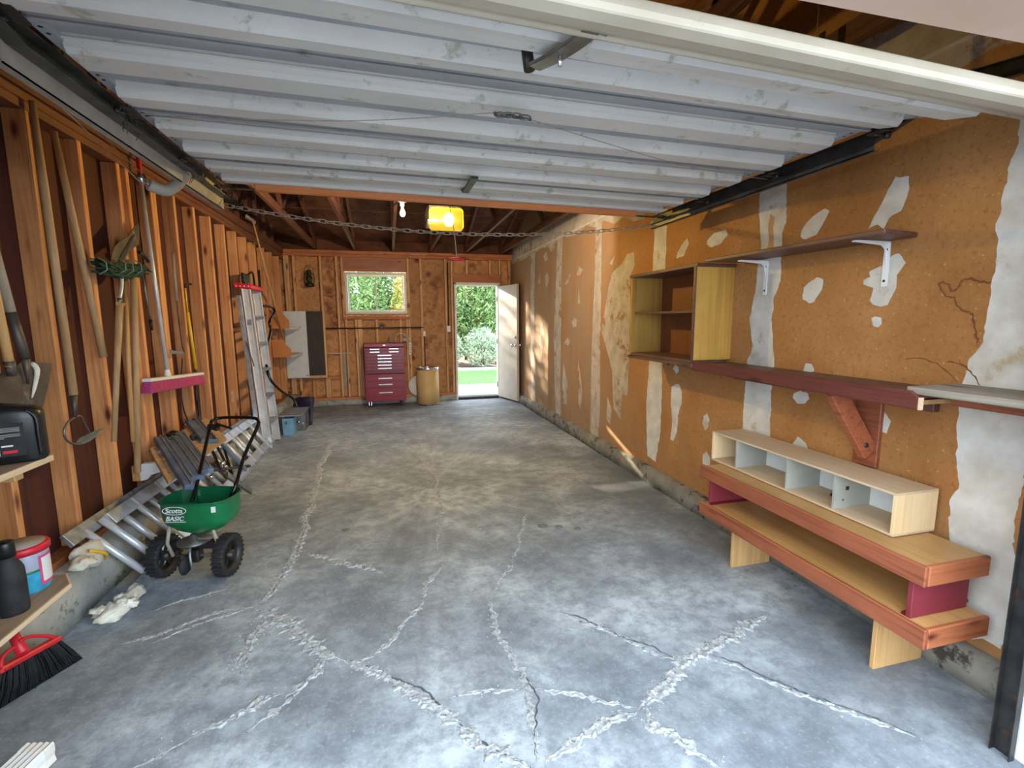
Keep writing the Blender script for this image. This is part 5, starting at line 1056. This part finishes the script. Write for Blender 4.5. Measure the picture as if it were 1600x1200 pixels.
part('apron', B((cx0+.005, fy_-.006, .11), (cx1-.005, fy_+.01, .168)), 'chest', t)
for x in (cx0+.07, cx1-.09):
    for y in (fy_+.06, 8.45):
        w_ = part('caster_wheel', MB().lathe((x, y, .036), [(0, -.014), (.030, -.014), (.036, -.008), (.036, .008), (.030, .014), (0, .014)], 16, axis=(1, 0, 0)), 'rubber', t)
        part('caster_fork', MB().bar((x-.018, y, .03), (x-.018, y+.01, .10), .022, .004, (1, 0, 0)).bar((x+.018, y, .03), (x+.018, y+.01, .10), .022, .004, (1, 0, 0)).box((x-.03, y-.02, .094), (x+.03, y+.03, .102)), 'chrome' if y < 8.3 and x < 1.4 else 'dsteel', t)
t = thing('black_clamp', 'small black gadget standing on the red tool chest', 'gadget', (1.60, 8.35, 1.07))
part('gadget', MB().box((1.585, 8.33, 1.07), (1.635, 8.37, 1.11)).tube([(1.61, 8.35, 1.11), (1.61, 8.35, 1.15), (1.60, 8.35, 1.17)], .007, 6), 'black', t, bevel=.003)
t = thing('power_strip', 'beige power strip with cord hung right of the red tool chest', 'power strip', (1.967, 8.54, 0.946))
p0 = V((1.971, 8.55, 1.057)); p1 = V((1.964, 8.55, 0.844))
part('strip', MB().bar(p1, p0, .045, .03, (0, 1, 0)), 'vinyl', t, bevel=.004)
for k in range(4): part('socket', MB().bar(p1.lerp(p0, .15+.2*k)+V((0, -.016, 0)), p1.lerp(p0, .25+.2*k)+V((0, -.016, 0)), .026, .003, (0, 1, 0)), 'greyp', t)
part('cord', MB().tube(smooth_path([p0, V((1.928, 8.5, 1.149)), V((1.832, 8.46, 1.218)), V((1.746, 8.5, 1.196)), V((1.71, 8.5, 1.086))], 6), .006, 6), 'vinyl', t)
part('plug_box', MB().box(V((1.84, 8.55, 1.082)), V((1.917, 8.5, 1.138))), 'greyp', t, bevel=.003)
t = thing('dangling_wire', 'thin orange wire dangling in a loop beside the power strip', 'wire', (2.042, 8.54, 0.888))
part('cord', MB().tube(smooth_path([V(q_) for q_ in ((2.023, 8.55, 2.557), (2, 8.55, 2.213), (1.992, 8.55, 1.668), (1.99, 8.55, 1.28), (2.032, 8.54, 1.247), (2.049, 8.53, 1.113), (1.989, 8.54, 0.945), (2.06, 8.53, 0.775), (2.03, 8.53, 0.866))], 6), .005, 6), 'handle_o', t)
part('cord', MB().tube([(2.023, 8.55, 2.557), (2.294, 8.55, 2.564)], .005, 5), 'vinyl', t)
t = thing('fibre_drum', 'tan fibre drum with a shiny metal rim beside the tool chest', 'drum', (2.235, 8.27, 0))
c = (2.235, 8.27, 0); part('shell', MB().lathe(c, [(.0, .002), (.19, .002), (.19, .60), (.176, .60), (.176, .05), (0, .05)], 40), 'drum', t)
part('metal_rim', MB().lathe(c, [(.192, .598), (.197, .605), (.197, .638), (.192, .645), (.182, .645), (.178, .60), (.19, .597)], 40), 'chrome', t)
part('bottom_band', MB().lathe(c, [(.190, .0), (.193, .0), (.193, .02), (.190, .021)], 40), 'steel', t)
t = thing('drum_lid', 'pale round drum lid leaning behind the left of the tan drum', 'lid', (2.04, 8.45, 0))
part('lid', MB().lathe((2.06, 8.44, .30), [(0, -.008), (.15, -.008), (.17, -.014), (.178, 0), (.17, .014), (.15, .006), (0, .006)], 30, axis=(-.55, -.83, .12)), 'vinyl', t)
t = thing('light_switch', 'white light switch on the stud left of the back door', 'switch', (2.652, 8.57, 1.284))
c = V((2.652, 8.565, 1.284)); part('plate', B(c+V((-.03, -.012, -.055)), c+V((.03, .006, .055))), 'white', t, bevel=.003); part('toggle', B(c+V((-.006, -.024, -.012)), c+V((.006, -.012, .012))), 'vinyl', t)
part('conduit', MB().tube([c+V((0, .004, .055)), V((2.657, 8.56, 2.444))], .009, 6), 'black', t)
t = thing('conduit_pipe', 'long dark pipe running along the back wall above the tool chest', 'pipe', (1.324, 8.55, 1.31))
part('pipe', MB().tube([V((.585, 8.55, 1.315)), V((2.21, 8.55, 1.315))], .011, 8), 'dsteel', t)
for x in (.8, 1.5, 1.97, 2.18): part('pipe_clip', MB().box((x-.01, 8.545, 1.298), (x+.01, 8.572, 1.332)), 'steel', t)
c = V((2.22, 8.55, 1.222)); part('end_fitting', MB().box(c+V((-.022, -.02, -.06)), c+V((.022, .02, .03))), 'vinyl', t, bevel=.004); part('drop_pipe', MB().tube([c+V((0, 0, -.05)), c+V((0, .005, -.72))], .007, 6), 'dsteel', t)
t = thing('narrow_rail', 'short wooden rail nailed across the studs left of the tool chest', 'rail', (.75, 8.55, .9))
part('rail', B((.57, 8.545, .885), (.98, 8.572, .905)), 'pine', t, bevel=.002)
t = thing('rusty_strap', 'pale rust streaked metal strip hanging below the short wooden rail', 'strip', (.88, 8.55, .5))
part('strip', B((.835, 8.553, .30), (.885, 8.570, .884)), 'dust', t)
# lantern
t = thing('oil_lantern', 'old tarnished kerosene lantern hanging high on the back wall', 'lantern', (0.393, 8.48, 1.997))
c = V((0.393, 8.48, 1.997))
part('font', MB().lathe(c, [(0, 0), (.066, 0), (.074, .02), (.07, .05), (.035, .065), (0, .065)], 20), 'lantern', t)
part('globe', MB().lathe(c, [(.03, .07), (.048, .10), (.052, .135), (.04, .17), (.03, .18)], 18), 'smoky', t)
part('chimney', MB().lathe(c, [(.034, .18), (.042, .185), (.035, .20), (.030, .235), (.044, .245), (.03, .265), (0, .27)], 18), 'lantern', t)
for s in (-1, 1): part('side_tube', MB().tube(smooth_path([c+V((s*.06, 0, .04)), c+V((s*.075, 0, .10)), c+V((s*.07, 0, .18)), c+V((s*.035, 0, .225))], 4), .008, 8), 'lantern', t)
part('bail', MB().tube(smooth_path([c+V((-.07, 0, .16)), c+V((-.065, 0, .28)), c+V((0, .03, .345)), c+V((.065, 0, .28)), c+V((.07, 0, .16))], 6), .004, 6), 'dsteel', t)
# white and dark panel
t = thing('wall_cabinet', 'shallow white and dark brown double panel standing off the back left corner', 'panel', (.2, 8.45, .5))
part('white_panel', B((-.02, 8.40, .515), (.315, 8.42, 1.60)), 'whitep', t, bevel=.002, label='white half'); part('dark_panel', B((.315, 8.425, .545), (.57, 8.44, 1.60)), 'darkp', t, label='dark brown half')
part('panel_frame', MB().box((.57, 8.41, .50), (.60, 8.50, 1.60)), 'ply', t); part('panel_frame', B((-.02, 8.43, .50), (.60, 8.50, .54)), 'ply', t)
part('fastener', MB().lathe((.285, 8.399, .55), [(0, 0), (.012, -.002), (0, -.004)], 8, axis=(0, 1, 0)), 'steel', t)
# orange corner shelf
t = thing('corner_shelf', 'two tier orange plywood shelf fixed to the far left wall studs', 'shelf', (.1, 7.6, .95))
for (z0, z1, xm) in ((1.335, 1.60, .245), (.925, 1.18, .245)):
    for y in (7.4,): part('side_panel', MB().prism([(.002, y, z0), (xm, y, z0), (xm, y, z0+.115), (.125, y, z1), (.002, y, z1)], (0, .018, 0)), 'orangeboard', t, bevel=.002)
    part('shelf_board', B((.002, 7.418, z0+.001), (xm-.01, 8.2, z0+.018)), 'pine', t); part('shelf_lip', B((xm-.002, 7.42, z0-.004), (xm+.012, 8.26, z0+.018)), 'whitep', t)
part('wall_board', B((-.0+.001, 7.38, 1.60), (.012, 7.5, 1.85)), 'orangeboard', t)
# snow shovel
t = thing('snow_shovel', 'navy snow shovel with a bent black ergonomic handle in the far left corner', 'snow shovel', (.3, 7.35, 0))
hpts = [V(q_) for q_ in ((0.06, 6.75, 1.635), (0.1, 7.045, 1.636), (0.14, 7.057, 1.568), (0.14, 6.731, 1.432), (0.15, 6.719, 1.318), (0.16, 6.411, 1.105), (0.2, 6.168, 0.89), (0.25, 6.116, 0.741), (0.33, 6.258, 0.587), (0.4, 6.506, 0.457), (0.44, 6.498, 0.348))]
part('handle', MB().tube(smooth_path(hpts, 5), .016, 8), 'blackt', t)
sc_ = []
pc = V((0.46, 6.469, 0.344)); 
for k in range(7):
    a = k/6; zz = .33*(1-a)+.01; off = -.10*math.sin(a*2.4)
    row = [V((.27+.27*j/8, 7.33+off*(.9+.1)-.10*math.cos((j-4)/4*1.2)+.03*a-.32*a, zz+.03*math.cos((j-4)/4*1.3)*(1-a))) for j in range(9)]
    sc_.append(row)
sv = [p for r in sc_ for p in r]; part('scoop', MB().add(sv, [(i*9+j, i*9+j+1, i*9+j+10, i*9+j+9) for i in range(6) for j in range(8)], True), 'navy', t).modifiers.new('thick', 'SOLIDIFY').thickness = .008
part('wear_edge', MB().tube([p+V((0, -.004, 0)) for p in sc_[-1]], .006, 5), 'alu', t)
# blue box and small machine in the far left corner
t = thing('blue_box', 'small faded blue box beside the foot of the stepladder', 'box', (.35, 6.5, 0))
part('body', B((.27, 6.42, .0), (.40, 6.62, .22)), 'bluebin', t, bevel=.004); part('latch', B((.30, 6.412, .15), (.33, 6.42, .18)), 'steel', t)
t = thing('metal_toolbox', 'grey metal box with rusty hardware between the blue box and snow shovel', 'box', (.4, 6.8, 0))
part('body', B((.30, 6.66, .0), (.50, 6.95, .24)), 'steel', t, bevel=.004); part('lid', B((.22, 6.40, .245), (.51, 6.97, .265)), 'alu_d', t, bevel=.003)
for z, x in ((.06, .35), (.12, .42), (.17, .34), (.10, .47)): part('knob', MB().lathe((x, 6.655, z), [(0, 0), (.02, 0), (.018, .012), (0, .016)], 10, axis=(0, -1, 0)), 'chrome', t)

# ------------------------------------------------------------------ right wall shelving
t = thing('open_bookcase', 'varnished open-front wall cabinet with one inner shelf on the right wall', 'cabinet', (3.69, 3.1, 1.1))
x0, y0, y1, z0, z1 = 3.55, 2.715, 3.575, 1.165, 1.765
part('side_panel', B((x0, y0, z0), (XW-.002, y0+.02, z1)), 'oak', t, bevel=.001); part('side_panel', B((x0, y1-.02, z0-.02), (XW-.002, y1, z1)), 'oak', t, bevel=.001)
part('back_panel', B((XW-.012, y0+.02, z0), (XW-.003, y1-.02, z1)), 'brownback', t); part('shelf_board', B((x0+.03, y0+.02, 1.475), (XW-.012, y1-.02, 1.49)), 'brownboard', t)
part('top_board', B((x0-.01, y0-.015, z1), (XW-.002, y1+.01, z1+.022)), 'brownboard', t, bevel=.002); part('bottom_board', B((x0-.012, y0-.0, z0-.045), (XW-.002, y1+.01, z0-.022)), 'brownboard', t, bevel=.002)
part('floor_panel', B((x0, y0+.02, z0-.021), (XW-.012, y1-.02, z0)), 'brownboard', t)
part('face_strip', B((x0-.008, y0+.0, z0-.02), (x0, y0+.022, z1)), 'brownboard', t)
part('screw_eye', MB().tube(smooth_path([(3.70, 3.25, 1.12), (3.70, 3.25, 1.095), (3.715, 3.25, 1.085)], 3), .005, 5), 'dsteel', t)
t = thing('bracket_shelf', 'dark brown bracket shelf high on the right wall, right of the open cabinet', 'shelf', (3.7, 2.1, 1.77))
part('board', MB().prism([(3.60, 1.56, 1.775), (3.832, 1.60, 1.775), (3.832, 2.69, 1.79), (3.585, 2.69, 1.79)], (0, 0, .02)), 'brownboard', t, bevel=.003)
for y in (2.44, 1.72):
    mb = MB().prism([(3.832, y, 1.58), (3.828, y, 1.772), (3.64, y, 1.772), (3.64, y, 1.767), (3.79, y, 1.757), (3.812, y, 1.742), (3.822, y, 1.70)], (0, .004, 0)); mb.box((3.826, y-.011, 1.575), (3.832, y+.015, 1.772)); mb.box((3.638, y-.011, 1.768), (3.83, y+.015, 1.774))
    br = part('bracket', mb, 'white', t, label='white stamped steel bracket'); 
    for z in (1.6, 1.74): part('screw', MB().lathe((3.8255, y+.002, z), [(0, -.003), (.006, -.002), (.006, 0)], 8, axis=(1, 0, 0)), 'dsteel', br)
t = thing('long_shelf', 'long dark red stained shelf with a diagonal brace on the right wall', 'shelf', (3.7, 2.1, 1.1))
part('shelf_board', B((3.565, 1.345, 1.128), (XW-.002, 2.71, 1.146)), 'brownboard', t)
part('fascia', MB().prism([(3.548, 2.725, 1.098), (3.548, 1.33, 1.088), (3.548, 1.33, 1.135), (3.548, 1.36, 1.158), (3.548, 2.725, 1.158)], (.018, 0, 0)), 'redbrown', t, bevel=.003, label='dark red stained front board')
part('fascia_end', B((3.5482, 1.323, 1.089), (3.5658, 1.33, 1.136)), 'pine', t)
part('wall_cleat', B((XW-.04, 1.44, 1.045), (XW-.002, 2.62, 1.115)), 'brownboard', t, bevel=.003)
part('cross_cleat', B((3.57, 1.66, 1.085), (XW-.04, 1.80, 1.126)), 'redwood_x', t, bevel=.003)
part('short_board', B((3.60, 1.36, 1.10), (XW-.04, 1.50, 1.118)), 'ply', t)
pb = [(3.60, 1.712, 1.085), (3.60, 1.712, 1.085)]
part('diagonal_brace', MB().bar((3.615, 1.735, 1.10), (3.80, 1.70, .80), .038, .085, (1, 0, .55)), 'redwood', t, bevel=.003)
part('wall_block', B((XW-.025, 1.665, .735), (XW-.002, 1.785, 1.045)), 'redwood', t, bevel=.003)
part('brace_bolt', MB().lathe((3.765, 1.683, .845), [(.012, 0), (.010, .004), (0, .005)], 10, axis=(0, -1, 0)), 'dsteel', t)
t = thing('grey_board', 'weathered grey board continuing the long shelf to the right edge', 'board', (3.7, 1.15, 1.12))
part('board', B((3.56, .95, 1.145), (XW-.002, 1.385, 1.172)), 'greyboard', t, bevel=.003)
part('ledge', B((3.70, .95, 1.10), (XW-.002, 1.32, 1.143)), 'redwood', t)

# low bench
t = thing('low_bench', 'low two-tier bench with red end panels against the right wall', 'bench', (3.65, 1.85, 0))
BX, BY0, BY1 = 3.45, 1.175, 2.43
def tier(z, y0, y1, nm, x1=3.772):
    part('board', B((BX+.019, y0+.019, z-.016), (x1, y1, z)), 'oak_y', t, bevel=.001)
    part('fascia', B((BX, y0, z-.075), (BX+.019, y1+.03, z+.003)), 'redwood', t, bevel=.004); part('end_fascia', B((BX+.0195, y0, z-.075), (x1, y0+.019, z+.003)), 'redwood_x', t, bevel=.004)
tier(.548, BY0, BY1, 'top'); tier(.318, BY0-.02, BY1-.01, 'shelf')
part('end_panel', B((3.475, BY0+.05, .319), (3.76, BY0+.07, .532)), 'maroon', t, label='maroon end panel', bevel=.002); part('end_panel', B((3.475, BY1-.05, .319), (XW-.03, BY1-.03, .532)), 'maroon', t, bevel=.002)
for y in (BY0+.072, BY1-.062): part('corner_strip', B((3.475, y, .3185), (XW-.03, y+.012, .330)), 'chest_d', t)
for y in (1.36, 2.20): part('leg', B((3.505, y, .0), (3.765, y+.02, .302)), 'ply', t, bevel=.002); part('leg_cleat', B((3.505, y+.02, .28), (3.765, y+.05, .302)), 'ply', t)
t = thing('cubby_box', 'pale birch box with grey dividers and white back lying on the bench', 'box', (3.69, 1.95, .551))
x0, x1, y0, y1, z0, z1 = 3.575, 3.80, 1.39, 2.52, .552, .735
part('top_panel', B((x0, y0, z1-.010), (x1, y1, z1)), 'pine', t, bevel=.001); part('bottom_panel', B((x0, y0, z0), (x1, y1, z0+.010)), 'pine', t, bevel=.001)
for y in (y0, y1-.012): part('end_panel', B((x0, y, z0+.010), (x1, y+.012, z1-.010)), 'pine_z', t)
part('back_panel', B((x1-.006, y0+.012, z0+.010), (x1-.001, y1-.012, z1-.010)), 'whitep', t)
for y in (2.305, 1.935, 1.665): part('divider', B((x0+.004, y, z0+.010), (x1-.006, y+.008, z1-.010)), 'greyp', t)
hb = MB()
for (x, z, s) in ((3.655, .655, .014), (3.635, .60, .005), (3.68, .70, .004)): hb.lathe((x, 1.6648, z), [(s, 0), (0, -.0004)], 4 if s > .01 else 8, axis=(0, 1, 0))
part('punched_hole', hb, 'black', t, kind='stuff')
t = thing('loose_bolt', 'small grey bolt lying in the middle compartment of the birch box', 'bolt', (3.74, 1.78, .562))
part('bolt', MB().tube([(3.72, 1.79, .569), (3.75, 1.79, .577)], .006, 8).lathe((3.716, 1.79, .5685), [(0, -.004), (.011, -.004), (.011, .004), (0, .004)], 6, axis=(1, 0, .2)), 'dsteel', t)
